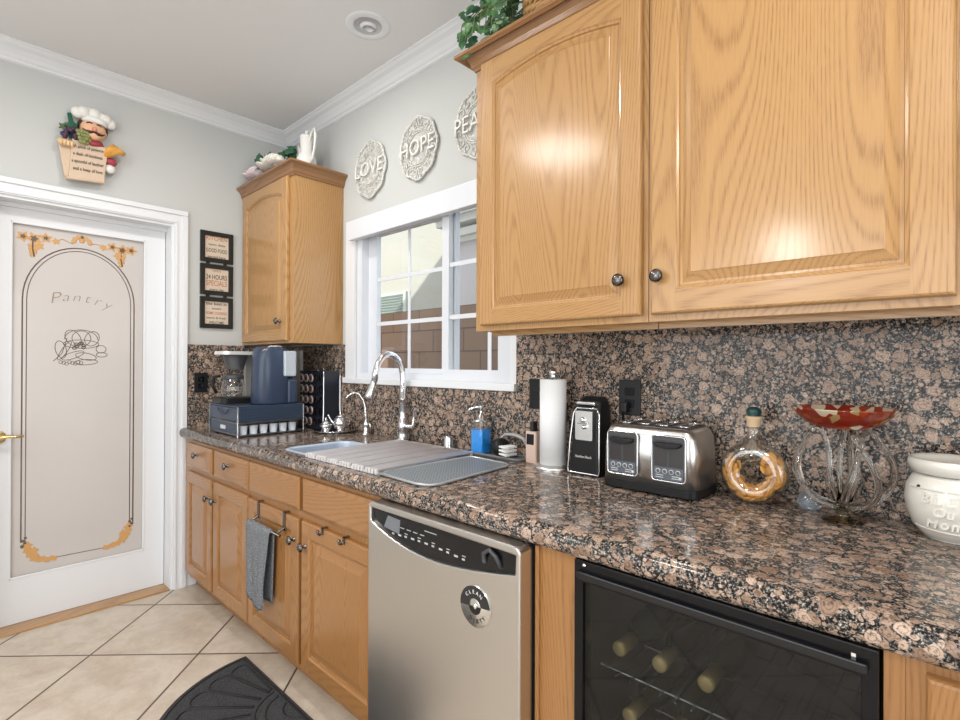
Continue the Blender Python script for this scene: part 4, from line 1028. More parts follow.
# main faucet
mfx, mfy = 1.305, -.068
mf = T('kitchen_faucet', 'tall chrome goose neck pull-down faucet in front of the window', 'faucet', (mfx, mfy, Z0))
B().lathe([(0, 0), (.027, 0), (.028, .006), (.024, .012), (.022, .050), (.024, .056), (.024, .090), (.020, .096), (.0165, .12), (.0150, .195), (.018, .197), (.018, .205), (.014, .207), (0, .207)], (mfx, mfy, Z0)).build('body', CHROME, mf)
d_ = Vector((-.015, -.150, 0)); 
b = B(); pts = [(mfx, mfy, Z0+.2), (mfx, mfy, Z0+.30)]
for k in range(1, 13):
    a = PI*k/13; pts.append((mfx+d_.x*(1-math.cos(a))/2, mfy+d_.y*(1-math.cos(a))/2, Z0+.30+.115*math.sin(a)))
pts.append((mfx+d_.x*1.02, mfy+d_.y*1.02, Z0+.29)); b.tube(pts, .0145, 14); b.build('neck', CHROME, mf)
b = B(); e_ = Vector((mfx+d_.x*1.02, mfy+d_.y*1.02, Z0+.295)); b.lathe([(0, 0), (.0135, 0), (.0145, .02), (.020, .065), (.023, .085), (.020, .087), (0, .086)], e_, (-.12, -.30, -1), 22); b.build('spray_head', CHROME, mf)
b = B(); b.tube([(mfx+.015, mfy, Z0+.072), (mfx+.075, mfy+.005, Z0+.072)], .013, 12); b.tube([(mfx+.070, mfy+.005, Z0+.075), (mfx+.078, mfy+.005, Z0+.12), (mfx+.082, mfy+.002, Z0+.150), (mfx+.100, mfy-.004, Z0+.162)], [.008, .006, .005, .005], 10); b.build('lever', CHROME, mf)
# air gap cap
tag(B().lathe([(0, 0), (.022, 0), (.023, .006), (.021, .010), (.021, .044), (.018, .052), (0, .054)], (1.618, -.060, Z0)).build('air_gap_cap', CHROME), 'short chrome air gap cylinder on the counter between faucet and soap', 'air gap')

# roll-up rack
rk = T('roll_up_drying_rack', 'steel rod roll-up drying rack laid over the sink', 'drying rack', (1.62, -.36, Z0))
rx0, rx1, ry0, ry1 = 1.385, 1.815, -.600, -.128
skew = lambda x, y: x+(y+.36)*(-.05)
RUB = mat('rack_silicone', (.62, .60, .60), .5)
RODM = mat('rod_steel', (.92, .87, .87), .38, metal=.6)
nrod = 24; PITCH = 1
proto = None
for k in range(nrod):
    x = rx0+.008+(rx1-rx0-.016)*(k+.55*(k//4-2.5))/(nrod-1)
    if proto is None:
        b = B(); b.tube([(skew(x, ry0), ry0, Z0+.0085), (skew(x, ry1), ry1, Z0+.0085)], .0072, 10); proto = b.build('rod', RODM, rk); px = x
    else:
        c = proto.copy(); COL.objects.link(c); c.location.x += x-px; c.parent = rk
rk.location.z += .0035
for yy in (ry0, ry1):
    b = B()
    for k in range(nrod):
        x = rx0+.008+(rx1-rx0-.016)*(k+.55*(k//4-2.5))/(nrod-1); b.box(skew(x, yy)-.0046, yy-.008, Z0, skew(x, yy)+.0062, yy+.008, Z0+.018, .003)
    b.box(skew(rx0, yy), yy-.004, Z0+.001, skew(rx1, yy), yy+.004, Z0+.006); b.build('end_strip', RUB, rk)
# grey mat
GM = mat('grey_mesh', (.16, .18, .20), .45); q = NT(GM); vr = q.n('ShaderNodeTexVoronoi'); vr.inputs['Scale'].default_value = 78; vr.inputs['Randomness'].default_value = 0; q.l(q.coord((1, 1, 0), rnd=False), vr.inputs['Vector'])
q.l(q.ramp(vr.outputs['Distance'], [(.26, (.015, .017, .02)), (.40, (.25, .28, .31))]), q.b.inputs['Base Color']); q.bump(vr.outputs['Distance'], .7, .002)
gm = T('drying_mat', 'grey perforated drying mat lying between the rack and the dish brush tray', 'mat', (1.97, -.4, Z0))
poly = [(1.848, -.560), (1.862, -.598), (2.060, -.606), (2.100, -.590), (2.112, -.560), (2.078, -.205), (2.060, -.180), (2.03, -.172), (1.868, -.160), (1.852, -.175)]
B().prism(poly, 'z', Z0, Z0+.006).build('mesh_pad', GM, gm, bevel=.002)
b = B(); b.tube([(x, y, Z0+.005) for x, y in poly], .0045, 8, True); b.build('rim', mat('mat_rim', (.45, .47, .48), .3, metal=.5), gm)

# soap tray set
TG = mat('tray_grey', (.13, .135, .145), .5)
b = B(); tpoly = rrect(1.765, -.113, 2.055, -.032, .02)
b.prism(tpoly, 'z', Z0, Z0+.006); b.tube([(x, y, Z0+.009) for x, y in tpoly], .006, 8, True)
tag(b.build('soap_tray', TG), 'long grey silicone tray holding the blue soap and brush', 'tray')
st = T('soap_dispenser', 'clear square bottle of blue dish soap with chrome pump', 'soap dispenser', (1.83, -.085, Z0+.0065))
sz = Z0+.0068; BLUE = mat('blue_soap', (.01, .32, .90), .2, spec=.4); sxc, syc = 1.828, -.074
B().prism(rrect(sxc-.031, syc-.031, sxc+.031, syc+.031, .010), 'z', sz+.003, sz+.096).build('liquid', BLUE, st)
B().prism(rrect(sxc-.034, syc-.034, sxc+.034, syc+.034, .012), 'z', sz, sz+.130).build('bottle', CLEAR, st)
B().lathe([(0, 0), (.035, 0), (.035, .003), (.018, .006), (.015, .022), (.007, .024), (.006, .052), (.010, .054), (.010, .062), (0, .064)], (sxc, syc, sz+.1302)).build('collar', CHROME, st)
b = B(); b.tube([(sxc, syc, sz+.188), (sxc-.020, syc-.018, sz+.186), (sxc-.036, syc-.030, sz+.180), (sxc-.044, syc-.036, sz+.162)], .0045, 8); b.build('pump_spout', CHROME, st)
br = T('dish_brush', 'black round dish brush with white bristles and grey handle in the tray', 'brush', (1.95, -.09, Z0+.007))
bx, by, bz = 1.930, -.080, Z0+.0072+.036
b = B(); b.lathe([(0, -.012), (.020, -.010), (.034, 0), (.036, .010), (.036, .026), (.030, .034), (0, .036)], (bx, by, bz), (.9, -.25, .05), 28); b.build('head', BLACK, br)
random.seed(2); b = B()
for iy in range(5):
    for iz in range(3):
        y0_ = by-.030+iy*.0125; z0_ = bz-.020+iz*.014
        b.tube([(bx+.030, y0_, z0_), (bx+.074, y0_-.006+(iy-2)*.002, z0_-.002)], [.0042, .0052], 7)
b.build('bristles', mat('white_bristle', (.75, .75, .74), .6), br)
b = B(); b.tube([(bx-.018, by+.035, bz+.030), (bx+.01, by+.034, bz+.048), (bx+.06, by+.032, bz+.050), (bx+.105, by+.028, bz+.040), (bx+.118, by+.026, bz+.020)], [.008, .010, .011, .010, .008], 10, flat=.6); b.build('handle', mat('grey_handle', (.36, .37, .37), .4), br)
# lotion
lo = T('lotion_bottle', 'slim pale pink lotion bottle with black cap left of the paper towels', 'bottle', (2.085, -.055, Z0))
B().prism(rrect(2.058, -.075, 2.110, -.039, .008), 'z', Z0, Z0+.118).build('bottle', mat('lotion_pink', (.66, .50, .42), .3, coat=.3), lo)
B().lathe([(0, 0), (.014, 0), (.014, .036), (0, .037)], (2.086, -.057, Z0+.118)).build('cap', BLACK, lo)
B().box(2.066, -.0756, Z0+.068, 2.100, -.075, Z0+.108).build('bottle_label', BLACKG, lo)

# paper towels
ptx, pty = 2.205, -.100
ph = T('paper_towel_holder', 'steel paper towel holder with round base and ball finial', 'paper towel holder', (ptx, pty, Z0))
B().lathe([(0, 0), (.068, 0), (.070, .003), (.070, .010), (.060, .015), (0, .017)], (ptx, pty, Z0), n=40).build('base', STEELH, ph)
b = B(); b.lathe([(0, .017), (.006, .017), (.006, .320), (.012, .322), (.009, .328), (.014, .338), (.015, .345), (.010, .356), (0, .359)], (ptx, pty, Z0)); b.build('post', CHROME, ph)
PT = mat('paper_white', (.80, .81, .82), .85, spec=.1)
b = B(); b.lathe([(.019, .0), (.047, .0), (.047, .300), (.019, .300), (.019, 0)], (ptx, pty, Z0+.0175), n=40, cap=False)
tag(b.build('paper_towel_roll', PT), 'half used white paper towel roll standing on the steel holder', 'paper towel')

# can opener
co = T('can_opener', 'black and steel upright electric can opener between paper towels and toaster', 'can opener', (2.345, -.1, Z0))
b = B()
def rq(x0, y0, x1, y1, z, r=.012): return [(x, y, z) for x, y in rrect(x0, y0, x1, y1, r, 4)]
ox0, ox1 = 2.288, 2.408
loft(b, [rq(ox0-.002, -.125, ox1+.002, -.032, Z0), rq(ox0, -.125, ox1, -.032, Z0+.012), rq(ox0+.006, -.120, ox1-.004, -.034, Z0+.12), rq(ox0+.014, -.112, ox1-.008, -.036, Z0+.215), rq(ox0+.020, -.100, ox1-.012, -.038, Z0+.245), rq(ox0+.030, -.080, ox1-.020, -.042, Z0+.262)], smooth=False)
b.build('body', BLACK, co, bevel=.003)
b = B(); b.tube([(ox1-.005, -.124, Z0+.006), (ox0+.001, -.128, Z0+.006), (ox0, -.128, Z0+.02), (ox0+.006, -.123, Z0+.12), (ox0+.014, -.116, Z0+.205), (ox0+.024, -.110, Z0+.224), (ox1-.018, -.110, Z0+.224), (ox1-.007, -.116, Z0+.205), (ox1-.003, -.123, Z0+.12), (ox1, -.128, Z0+.02)], .003, 6, True); b.build('chrome_edge', CHROME, co)
b = B(); b.prism(rrect(ox0+.028, Z0+.118, ox1-.026, Z0+.215, .006), 'y', -.128, -.112); fp = b.build('face_plate', STEELH, co)
b = B(); b.lathe([(0, 0), (.010, 0), (.010, .006), (0, .008)], (ox0+.058, -.128, Z0+.185), (0, -1, 0)); b.lathe([(0, 0), (.007, 0), (.007, .012), (0, .013)], (ox0+.066, -.128, Z0+.163), (0, -1, 0)); b.box(ox0+.04, -.136, Z0+.172, ox0+.08, -.130, Z0+.178, .001); b.build('cutting_wheel', CHROME, fp)
b = B(); b.box(ox0+.030, -.125, Z0+.236, ox1-.020, -.055, Z0+.246, .004); b.build('lever', STEELH, co)
b = B(); b.text('Hamilton Beach', .012, ((ox0+ox1)/2-.002, -.1255, Z0+.062), 'Y', .0005, width=.062); b.build('lettering', mat('logo_silver', (.7, .7, .7), .3), co)

# toaster
to = T('toaster', 'four slice brushed steel toaster with two black control panels', 'toaster', (2.60, -.12, Z0))
tx0, tx1, tyf, tyb = 2.462, 2.752, -.212, -.030
def tl(z, dx, dyf, r): return [(x, y, z) for x, y in rrect(tx0+dx, tyf+dyf, tx1-dx, tyb-dyf*.6, r, 5)]
b = B(); loft(b, [tl(Z0+.004, .006, .006, .03), tl(Z0+.006, .0, .0, .03), tl(Z0+.026, .0, .0, .03), tl(Z0+.028, .003, .003, .03)], smooth=False); b.build('base', BLACK, to)
b = B(); loft(b, [tl(Z0+.028, .003, .003, .028), tl(Z0+.12, .004, .004, .028), tl(Z0+.165, .008, .007, .028), tl(Z0+.182, .016, .012, .028), tl(Z0+.190, .028, .020, .026)], smooth=True); b.build('shell', STEELH, to)
b = B(); loft(b, [tl(Z0+.1895, .029, .021, .022), tl(Z0+.194, .036, .026, .02)]); b.build('top_panel', mat('toaster_top', (.10, .10, .105), .3, metal=.8), to)
b = B()
for k in range(4): x = tx0+.058+k*.058; b.box(x-.012, tyf+.042, Z0+.1941, x+.012, tyb-.03, Z0+.1950)
b.build('slot', BLACKG, to)
b = B()
for k in range(4): x = tx0+.058+k*.058; b.tube([(x-.014, tyf+.04, Z0+.196), (x+.014, tyf+.04, Z0+.196), (x+.014, tyb-.028, Z0+.196), (x-.014, tyb-.028, Z0+.196)], .0025, 6, True)
b.build('slot_rim', CHROME, to)
for px0 in (tx0+.026, tx0+.166):
    px1 = px0+.096; zl, zh = Z0+.046, Z0+.172
    def fr(x, z): return x
    b = B(); b.prism(rrect(px0, zl, px1, zh, .010), 'y', tyf-.002, tyf+.012); pc = b.build('control_panel', DGREY, to)
    b = B(); b.tube([(x, tyf-.002, z) for x, z in rrect(px0, zl, px1, zh, .010)], .0028, 6, True); b.build('bezel', CHROME, pc)
    b = B(); b.box(px0+.008, tyf-.0028, Z0+.088, px0+.045, tyf-.001, Z0+.160, .001); b.box(px0+.051, tyf-.0028, Z0+.088, px1-.008, tyf-.001, Z0+.160, .001); b.build('lever_track', mat('track_brown_black', (.030, .026, .026), .3), pc)
    b = B(); b.prism([(px0+.008, Z0+.150), (px0+.020, Z0+.141), (px0+.048, Z0+.138), (px0+.076, Z0+.141), (px1-.008, Z0+.150), (px1-.012, Z0+.154), (px0+.012, Z0+.154)], 'y', tyf-.016, tyf-.002); b.build('lever', BLACK, pc, bevel=.002)
    b = B(); b.prism(rrect(px0+.006, Z0+.050, px1-.006, Z0+.084, .004), 'y', tyf-.003, tyf-.001); b.build('button_plate', mat('button_plate_grey', (.10, .11, .13), .35), pc) if 'button_plate_grey' not in bpy.data.materials else b.build('button_plate', bpy.data.materials['button_plate_grey'], pc)
    b = B()
    for k in range(4): b.lathe([(.0055, 0), (.0075, .001), (.0055, .002)], (px0+.019+k*.019, tyf-.003, Z0+.073), (0, -1, 0), 14, cap=False)
    for k in range(2):
        for j in range(2): b.box(px0+.012+k*.046, tyf-.0035, Z0+.055+j*.006, px0+.034+k*.046, tyf-.003, Z0+.057+j*.006)
    b.lathe([(0, 0), (.004, 0), (.004, .002), (0, .002)], (px1-.014, tyf-.003, Z0+.058), (0, -1, 0), 12)
    b.build('button', mat('button_print', (.55, .58, .6), .4), pc)
b = B(); b.box(2.440, -.050, 1.128, 2.462, -.0295, 1.160, .003); b.tube([(2.451, -.045, 1.13), (2.447, -.050, 1.08), (2.448, -.048, 1.0), (2.455, -.040, .94), (2.475, -.036, .925)], .0035, 8); b.build('power_cord', BLACK, to)

# pasta bottle: glass ring bottle
RINGG = glassmat('ring_glass', (.97, .96, .92), refl=5)
pcx, pcy, pcz = 2.863, -.100, .997
pb = T('pasta_bottle', 'ring shaped glass bottle filled with orange pasta ribbons, dark green stopper', 'bottle', (pcx, pcy, Z0))
b = B(); ringp = []
n = 40; MR, mr = .055, .029
pts = [(pcx+MR*math.cos(2*PI*k/n), pcy, pcz+MR*math.sin(2*PI*k/n)) for k in range(n)]
b.tube(pts, mr, 20, True, up=(0, 1, 0)); b.lathe([(.034, -.006), (.024, .012), (.015, .026), (.0135, .048), (.016, .050)], (pcx, pcy, pcz+.076), n=24, cap=False); b.build('glass_ring', RINGG, pb)
random.seed(9); b = B()
for k in range(100):
    a0_ = random.uniform(PI*.78, PI*1.95); ln = random.uniform(.7, 1.6); off_r = random.uniform(-.021, .022); off_y = random.uniform(-.022, .020); ph_ = random.random()*6; w_ = random.uniform(.4, .9)
    pp = []
    for j in range(12):
        a = a0_+ln*j/11; rr_ = MR+off_r*math.cos(ph_+j*.45*w_); pp.append((pcx+rr_*math.cos(a), pcy+off_y*math.cos(j*.3*w_+ph_)-.004, pcz+rr_*math.sin(a)))
    b.tube(pp, .0048, 6, flat=.3, up=(0, 1, 0))
for k in range(7):
    a = PI*.28; c = Vector((pcx+MR*math.cos(a)+.004, pcy-.012, pcz+MR*math.sin(a)-.012)); r_ = .014+.0022*k
    b.tube([(c.x+r_*.62*math.cos(t_*2*PI/18)+.006*math.sin(t_*2*PI/18), c.y-.004+.003*k*.2, c.z+r_*1.05*math.sin(t_*2*PI/18)) for t_ in range(18)], .0026, 6, True, up=(0, 1, 0))
b.build('pasta', mat('orange_pasta', (.72, .36, .075), .5), pb)
B().lathe([(0, 0), (.014, 0), (.017, .004), (.018, .020), (.021, .024), (.020, .028), (0, .029)], (pcx, pcy, pcz+.123)).build('raffia_collar', mat('raffia', (.66, .48, .30), .8), pb)
B().lathe([(0, 0), (.015, 0), (.019, .008), (.018, .018), (.010, .024), (0, .025)], (pcx, pcy, pcz+.152)).build('stopper', mat('dark_green_wax', (.01, .05, .05), .3), pb)

# glass votive
tag(B().lathe([(0, 0), (.020, 0), (.026, .006), (.029, .020), (.024, .036), (.014, .045), (0, .047)], (2.985, -.058, Z0), n=24).build('glass_paperweight', mat('pale_glass', (.75, .82, .90), .05, trans=.85)), 'small clear bluish glass dome at the foot of the glass bowl stand', 'paperweight')

# glass bowl on tentacle stand
gbx, gby = 3.066, -.131
gs = T('art_glass_bowl', 'red and cream art glass bowl raised on clear looped glass tentacles', 'glass bowl', (gbx, gby, Z0))
AG = mat('art_glass_red', (.5, .1, .03), .08, trans=.25, spec=.6); q = NT(AG)
vr = q.n('ShaderNodeTexVoronoi'); vr.inputs['Scale'].default_value = 46; nz = q.coord(); dn = q.n('ShaderNodeTexNoise'); dn.inputs['Scale'].default_value = 14; q.l(nz, dn.inputs['Vector'])
ma = q.n('ShaderNodeVectorMath', operation='MULTIPLY_ADD'); q.l(dn.outputs['Color'], ma.inputs[0]); ma.inputs[1].default_value = (.03,)*3; q.l(nz, ma.inputs[2]); q.l(ma.outputs[0], vr.inputs['Vector'])
se = q.n('ShaderNodeSeparateColor'); q.l(vr.outputs['Color'], se.inputs[0])
q.l(q.ramp(se.outputs[0], [(0, (.26, .025, .01)), (.33, (.34, .05, .015)), (.50, (.62, .52, .38)), (.70, (.40, .26, .10)), (.82, (.24, .035, .02))], 'CONSTANT'), q.b.inputs['Base Color'])
b = B(); b.lathe([(0, 0), (.050, .002), (.078, .014), (.098, .034), (.106, .046), (.107, .049), (.103, .047), (.094, .036), (.074, .018), (.048, .007), (0, .005)], (gbx, gby, 1.137), n=40); b.build('bowl', AG, gs)
for k in range(7):
    a = 2*PI*k/7+.35; d_ = Vector((math.cos(a), math.sin(a), 0))
    sc_ = 1.0; hz = Z0+.045
    prof_ = [(.006, .030), (.030, .040), (.062, .052), (.088, .082), (.098, .118), (.092, .155), (.076, .190), (.064, .216)]
    p3 = []
    m_ = len(prof_)
    from itertools import chain
    # catmull-rom resample
    for i in range(m_-1):
        P0, P1, P2, P3 = prof_[max(0, i-1)], prof_[i], prof_[i+1], prof_[min(m_-1, i+2)]
        for s_ in range(4):
            t_ = s_/4
            f2 = lambda a_, b_, c_, d2: .5*((2*b_)+(-a_+c_)*t_+(2*a_-5*b_+4*c_-d2)*t_*t_+(-a_+3*b_-3*c_+d2)*t_**3)
            r_, z_ = f2(P0[0], P1[0], P2[0], P3[0]), f2(P0[1], P1[1], P2[1], P3[1])
            tw = .5*(z_/.2)**2*(1 if k % 2 else -1)
            p3.append((gbx+r_*math.cos(a+tw), gby+r_*math.sin(a+tw), Z0+z_))
    # arch over to a hanging inner loop
    b = B(); last = p3[-1]
    a2 = a+.5*(1 if k % 2 else -1)
    if k % 2 == 0: p3 += [(gbx+.052*math.cos(a2), gby+.052*math.sin(a2), Z0+.2205), (gbx+.040*math.cos(a2), gby+.040*math.sin(a2), Z0+.212), (gbx+.030*math.cos(a2+.2), gby+.030*math.sin(a2+.2), Z0+.17), (gbx+.028*math.cos(a2+.3), gby+.028*math.sin(a2+.3), Z0+.11), (gbx+.014*math.cos(a2+.3), gby+.014*math.sin(a2+.3), Z0+.05)]
    b.tube(p3, [.0080-.0022*(i/len(p3)) for i in range(len(p3))], 10); b.build('glass_arm', RGL, gs)
b = B(); b.lathe([(0, 0), (.030, 0), (.044, .003), (.040, .006), (.018, .010), (.012, .022), (.020, .032), (.014, .045), (.006, .052), (0, .053)], (gbx, gby, Z0), n=28); b.build('foot', AMBER, gs)

# wax warmer jar
jx, jy = 3.262, -.112
CER = mat('cream_ceramic', (.74, .72, .66), .25, coat=.5)
jr = T('ceramic_wax_warmer', 'cream ceramic wax warmer jar with embossed words at the right edge', 'jar', (jx, jy, Z0))
b = B(); b.lathe([(0, 0), (.046, 0), (.052, .004), (.070, .026), (.081, .058), (.084, .085), (.080, .112), (.070, .132), (.064, .137), (0, .138)], (jx, jy, Z0), n=48); b.build('body', CER, jr)
b = B(); b.lathe([(.060, .1385), (.072, .141), (.078, .160), (.076, .170), (.072, .172), (.068, .166), (.055, .155), (0, .150)], (jx, jy, Z0), n=48); b.build('dish', CER, jr)
b = B(); nn = [(jx+.0815*math.cos(a), jy+.0815*math.sin(a), Z0+.119) for a in [2*PI*k/48 for k in range(48)]]
b.bm.free()
b = B()
def jtxt(s_, z, rad, size, a_c, da):
    for k, c_ in enumerate(s_):
        a = a_c+(k-(len(s_)-1)/2)*da; t_b = B(); t_b.text(c_, size, (0, 0, 0), 'Y', .0025, bold=.0006, shear=.15)
        mt = Matrix.Translation((jx+rad*math.cos(a), jy+rad*math.sin(a), z)) @ Matrix.Rotation(a+PI/2, 4, 'Z')
        tmp = t_b.bm; bmesh.ops.transform(tmp, matrix=mt, verts=tmp.verts); b.merge(tmp)
ac = -PI/2-.05
jtxt('BLESS', Z0+.092, .0835, .030, ac, .25); jtxt('Our', Z0+.066, .0825, .026, ac, .22); jtxt('Home', Z0+.042, .0755, .028, ac, .27)
b.tube([(jx+.0700*math.cos(ac+t_*.11), jy+.0700*math.sin(ac+t_*.11), Z0+.0245+.0004*t_*t_*.1) for t_ in range(-9, 10)], .0016, 6)
b.tube([(jx+.0815*math.cos(ac+t_*.11), jy+.0815*math.sin(ac+t_*.11), Z0+.1115) for t_ in range(-9, 10)], .0014, 6)
b.build('embossing', CER, jr)
b = B(); a = ac-.72; b.sphere((jx+.0795*math.cos(a), jy+.0795*math.sin(a), Z0+.114), .0035); b.build('vent_hole', BLACK, jr)

# ================================================================== TOWEL, HOOKS, FLOOR MAT
tb = T('over_door_towel_bar', 'black over-the-door towel bar hooked on the sink cabinet door', 'towel bar', (1.10, -.68, .60))
b = B()
hx = (1.035, 1.275)
for x in hx:
    b = B(); b.box(x-.009, -.6465, .610, x+.009, -.6440, .685); b.box(x-.009, -.6465, .6845, x+.009, -.6225, .6870)
    b.tube([(x, -.646, .620), (x, -.668, .612), (x, -.672, .603)], .005, 8); b.build('strap_hook', NICKEL, tb)
b = B(); b.tube([(hx[0]-.02, -.672, .600), (hx[1]+.02, -.672, .600)], .005, 10); b.build('rod', NICKEL, tb)
TW = mat('grey_waffle_cotton', (.22, .23, .245), .95, spec=.1); q = NT(TW)
wv = q.n('ShaderNodeTexVoronoi'); wv.inputs['Scale'].default_value = 150; q.l(q.coord(rnd=False), wv.inputs['Vector']); q.bump(wv.outputs['Distance'], 1, .003)
q.l(q.ramp(wv.outputs['Distance'], [(0, (.075, .08, .088)), (.6, (.20, .21, .225))]), q.b.inputs['Base Color'])
t = bmesh.new(); nu, nv = 26, 36; grid = []
for side in range(1):
    for j in range(nv+1):
        row = []
        for i in range(nu+1):
            u_ = i/nu
            s_ = j/nv*.625                     # cloth: back, over the bar, front
            x = 1.000+u_*.225
            amp = .008
            if s_ < .30: z = .300+s_; y = -.662+.0; am = (.30-s_)/.30
            elif s_ < .325:
                a = PI*(s_-.30)/.025; z = .600+.009*math.sin(a); y = -.672+.010*math.cos(a); am = 0
            else: z = .600-(s_-.325); y = -.683; am = min(1, (s_-.325)/.2)
            fold = math.sin(u_*9.5+.6)*amp*am
            y2 = y-(abs(fold)+.002*am if s_ >= .325 else -.0)-(.008*am if s_ >= .325 and u_ > .62 else 0)
            if s_ < .3: y2 = y+.004*math.sin(u_*8)*am
            x2 = x+(.012*am*math.sin(u_*3.0) if s_ >= .325 else 0) - (u_-.5)*.05*am
            zz = z-(.020*am*math.sin(u_*PI*1.0)+.028*am*u_*(1 if u_ < .7 else .6) if s_ > .325 else 0)
            row.append(t.verts.new((x2, y2, zz)))
        grid.append(row)
for j in range(nv):
    for i in range(nu):
        f = t.faces.new([grid[j][i], grid[j][i+1], grid[j+1][i+1], grid[j+1][i]]); f.smooth = True
b = B(); b.merge(t); tw = b.build('hand_towel', TW); md = tw.modifiers.new('s', 'SOLIDIFY'); md.thickness = .004; md.offset = 0
tag(tw, 'grey waffle hand towel draped over the black bar on the sink cabinet', 'towel')
for x, lb in ((1.572, 'small black door hook, left one of the pair above the right sink door'), (1.715, 'small black door hook, right one of the pair beside the dishwasher')):
    b = B(); b.box(x-.006, -.6465, .662, x+.006, -.6440, .687); b.box(x-.006, -.6465, .6845, x+.006, -.6225, .6868); b.tube([(x, -.646, .668), (x, -.656, .664), (x, -.662, .668), (x, -.663, .676)], .0045, 8); b.sphere((x, -.663, .677), .0065, u=10, v=8)
    tag(b.build('door_hook', NICKEL), lb, 'hook', 'small hooks on the sink cabinet door')

MT = mat('black_mat_rubber', (.022, .023, .026), .85, spec=.25); q = NT(MT); f_ = q.noise(q.coord(rnd=False), 420, 3, .8); q.l(q.ramp(f_, [(.4, (.020, .021, .024)), (.60, (.075, .078, .085)), (.75, (.20, .20, .21))]), q.b.inputs['Base Color']); q.bump(f_, 1, .003)
fm = T('floor_mat', 'black half round rubber mat with sunburst relief on the tiles', 'floor mat', (1.49, -.85, 0))
mcx, mcy, MRX, MRY = 1.475, -.676, .487, .487
def half(r, z): return [(mcx+r*math.cos(PI+PI*k/40), mcy+r*math.sin(PI+PI*k/40), z) for k in range(41)]
b = B(); b.prism([(p_[0], p_[1]) for p_ in half(MRX, 0)], 'z', .0005, .008); b.build('mat_body', MT, fm, bevel=.003)
b = B(); RUBB = mat('black_rubber_edge', (.012, .012, .013), .55)
rim = half(MRX-.016, .008)
b.tube([(p_[0], min(p_[1], mcy-.016), p_[2]) for p_ in rim], .006, 8, True, flat=.5, up=(0, 0, 1)); b.build('raised_rim', RUBB, fm)
b = B(); npet = 12
for k in range(npet):
    a = PI+PI*(k+.5)/npet; hwid = PI/npet*.5; pp = []
    r_in, r_out = .17, .42
    pp.append((mcx+r_in*math.cos(a-hwid*.9), mcy+r_in*math.sin(a-hwid*.9)-.0, .0085))
    for j in range(9):
        th = -PI/2+PI*j/8; rr_ = r_out-.03+.035*math.cos(th); aa = a+hwid*.93*math.sin(th); pp.append((mcx+rr_*math.cos(aa), mcy+rr_*math.sin(aa), .0085))
    pp.append((mcx+r_in*math.cos(a+hwid*.9), mcy+r_in*math.sin(a+hwid*.9), .0085))
    pp = [(x, min(y, mcy-.03), z) for x, y, z in pp]
    b.tube(pp, .0045, 6, flat=.8, up=(0, 0, 1))
for r_ in (.155, .12, .06): b.tube([(mcx+r_*math.cos(PI+PI*k/24), min(mcy-.03, mcy+r_*math.sin(PI+PI*k/24)), .0085) for k in range(25)], .0035, 6, flat=.5, up=(0, 0, 1))
b.build('sunburst_relief', RUBB, fm)

# ================================================================== OUTSIDE THE WINDOW
GND = mat('concrete_ground', (.45, .42, .38), .9)
struct(B().box(-14, .16, -.15, 10, 9, -.02).build('ground', GND))
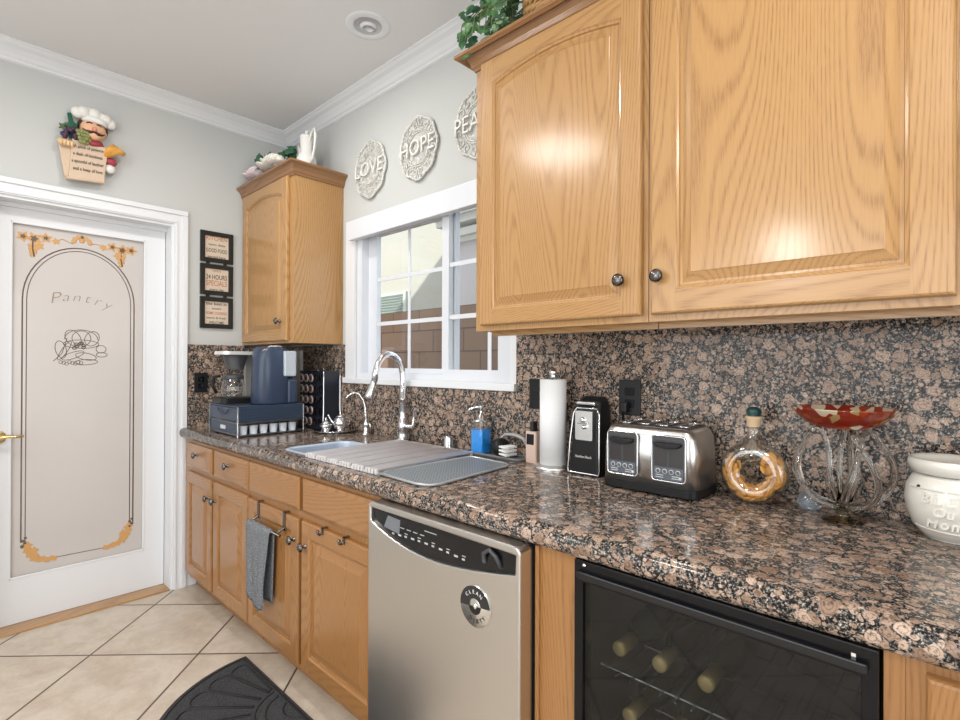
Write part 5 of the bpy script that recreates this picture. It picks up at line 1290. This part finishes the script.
# block fence
BR = mat('block_masonry', (.30, .19, .14), .9, spec=.1); q = NT(BR)
v = q.coord(rnd=False, world=True); sx_ = q.n('ShaderNodeSeparateXYZ'); q.l(v, sx_.inputs[0]); cm = q.n('ShaderNodeCombineXYZ'); q.l(q.math('ADD', sx_.outputs[0], .11), cm.inputs[0]); q.l(q.math('ADD', sx_.outputs[2], -.195), cm.inputs[1])
bk_ = q.n('ShaderNodeTexBrick'); q.l(cm.outputs[0], bk_.inputs['Vector']); bk_.inputs['Scale'].default_value = 1; bk_.inputs['Brick Width'].default_value = .40; bk_.inputs['Row Height'].default_value = .20; bk_.inputs['Mortar Size'].default_value = .006
bk_.inputs['Color1'].default_value = (.34, .215, .15, 1); bk_.inputs['Color2'].default_value = (.27, .17, .125, 1); bk_.inputs['Mortar'].default_value = (.14, .09, .07, 1)
q.l(q.mix(q.math('MULTIPLY', q.noise(v, 60, 4, .7), .35), bk_.outputs['Color'], (.15, .10, .075)), q.b.inputs['Base Color'])
tag(B().box(-6.0, 1.55, -.02, 5.0, 1.70, 1.795).build('block_fence', BR), 'brown concrete block fence just outside the window', 'fence')
# neighbour house
STU = mat('cream_stucco', (.47, .45, .39), .9, spec=.1); q = NT(STU); q.bump(q.noise(q.coord(rnd=False, world=True), 60, 4), .3, .01)
nh = T('neighbor_house', 'cream stucco neighbour house with eave trim beyond the fence', 'house', (-3.0, 5, -.02))
b = B(); b.box(-12, 4.0, -.02, -2.40, 4.5, 6.2); b.build('wall', STU, nh)
STP = mat('sunlit_pink_stucco', (.58, .53, .53), .9, spec=.1)  # pink stucco, paler tone stands in for sunlight the gable blocks
b = B(); b.box(-2.398, 3.85, -.02, 1.0, 4.6, 3.40); b.build('side_wing', STP, nh)
b = B(); b.box(-2.46, 3.78, 3.10, 1.1, 4.6, 3.17); b.box(-2.53, 3.70, 3.17, 1.15, 4.6, 3.28); b.box(-2.60, 3.62, 3.34, 1.2, 4.6, 3.44); b.box(-2.66, 3.55, 3.44, 1.2, 4.6, 3.62); b.build('eave_trim', mat('trim_cream', (.66, .63, .58), .8), nh)
b = B(); b.box(-4.60, 3.93, 2.02, -3.72, 3.998, 2.52); vf = b.build('vent_frame', mat('vent_green_white', (.55, .60, .54), .6), nh)
b = B()
for k in range(9): b.box(-4.52, 3.91, 2.07+k*.048, -3.80, 3.93, 2.095+k*.048)
b.build('louver', mat('vent_louver', (.20, .26, .23), .6), vf)
# own gable roof casts the slanted shade over the yard
RF = mat('own_roof_stucco', (.55, .50, .42), .9)
rz = lambda x: 2.252+3.2+.82*(x+3.687)
b = B(); b.prism([(-6.6, H+.12), (6.6, H+.12), (6.6, 5.0), (.5, rz(.5)), (-6.6, rz(-6.6))], 'y', -.3, .14)
struct(b.build('roof', RF), 'gable end of the house above the kitchen', 'roof')
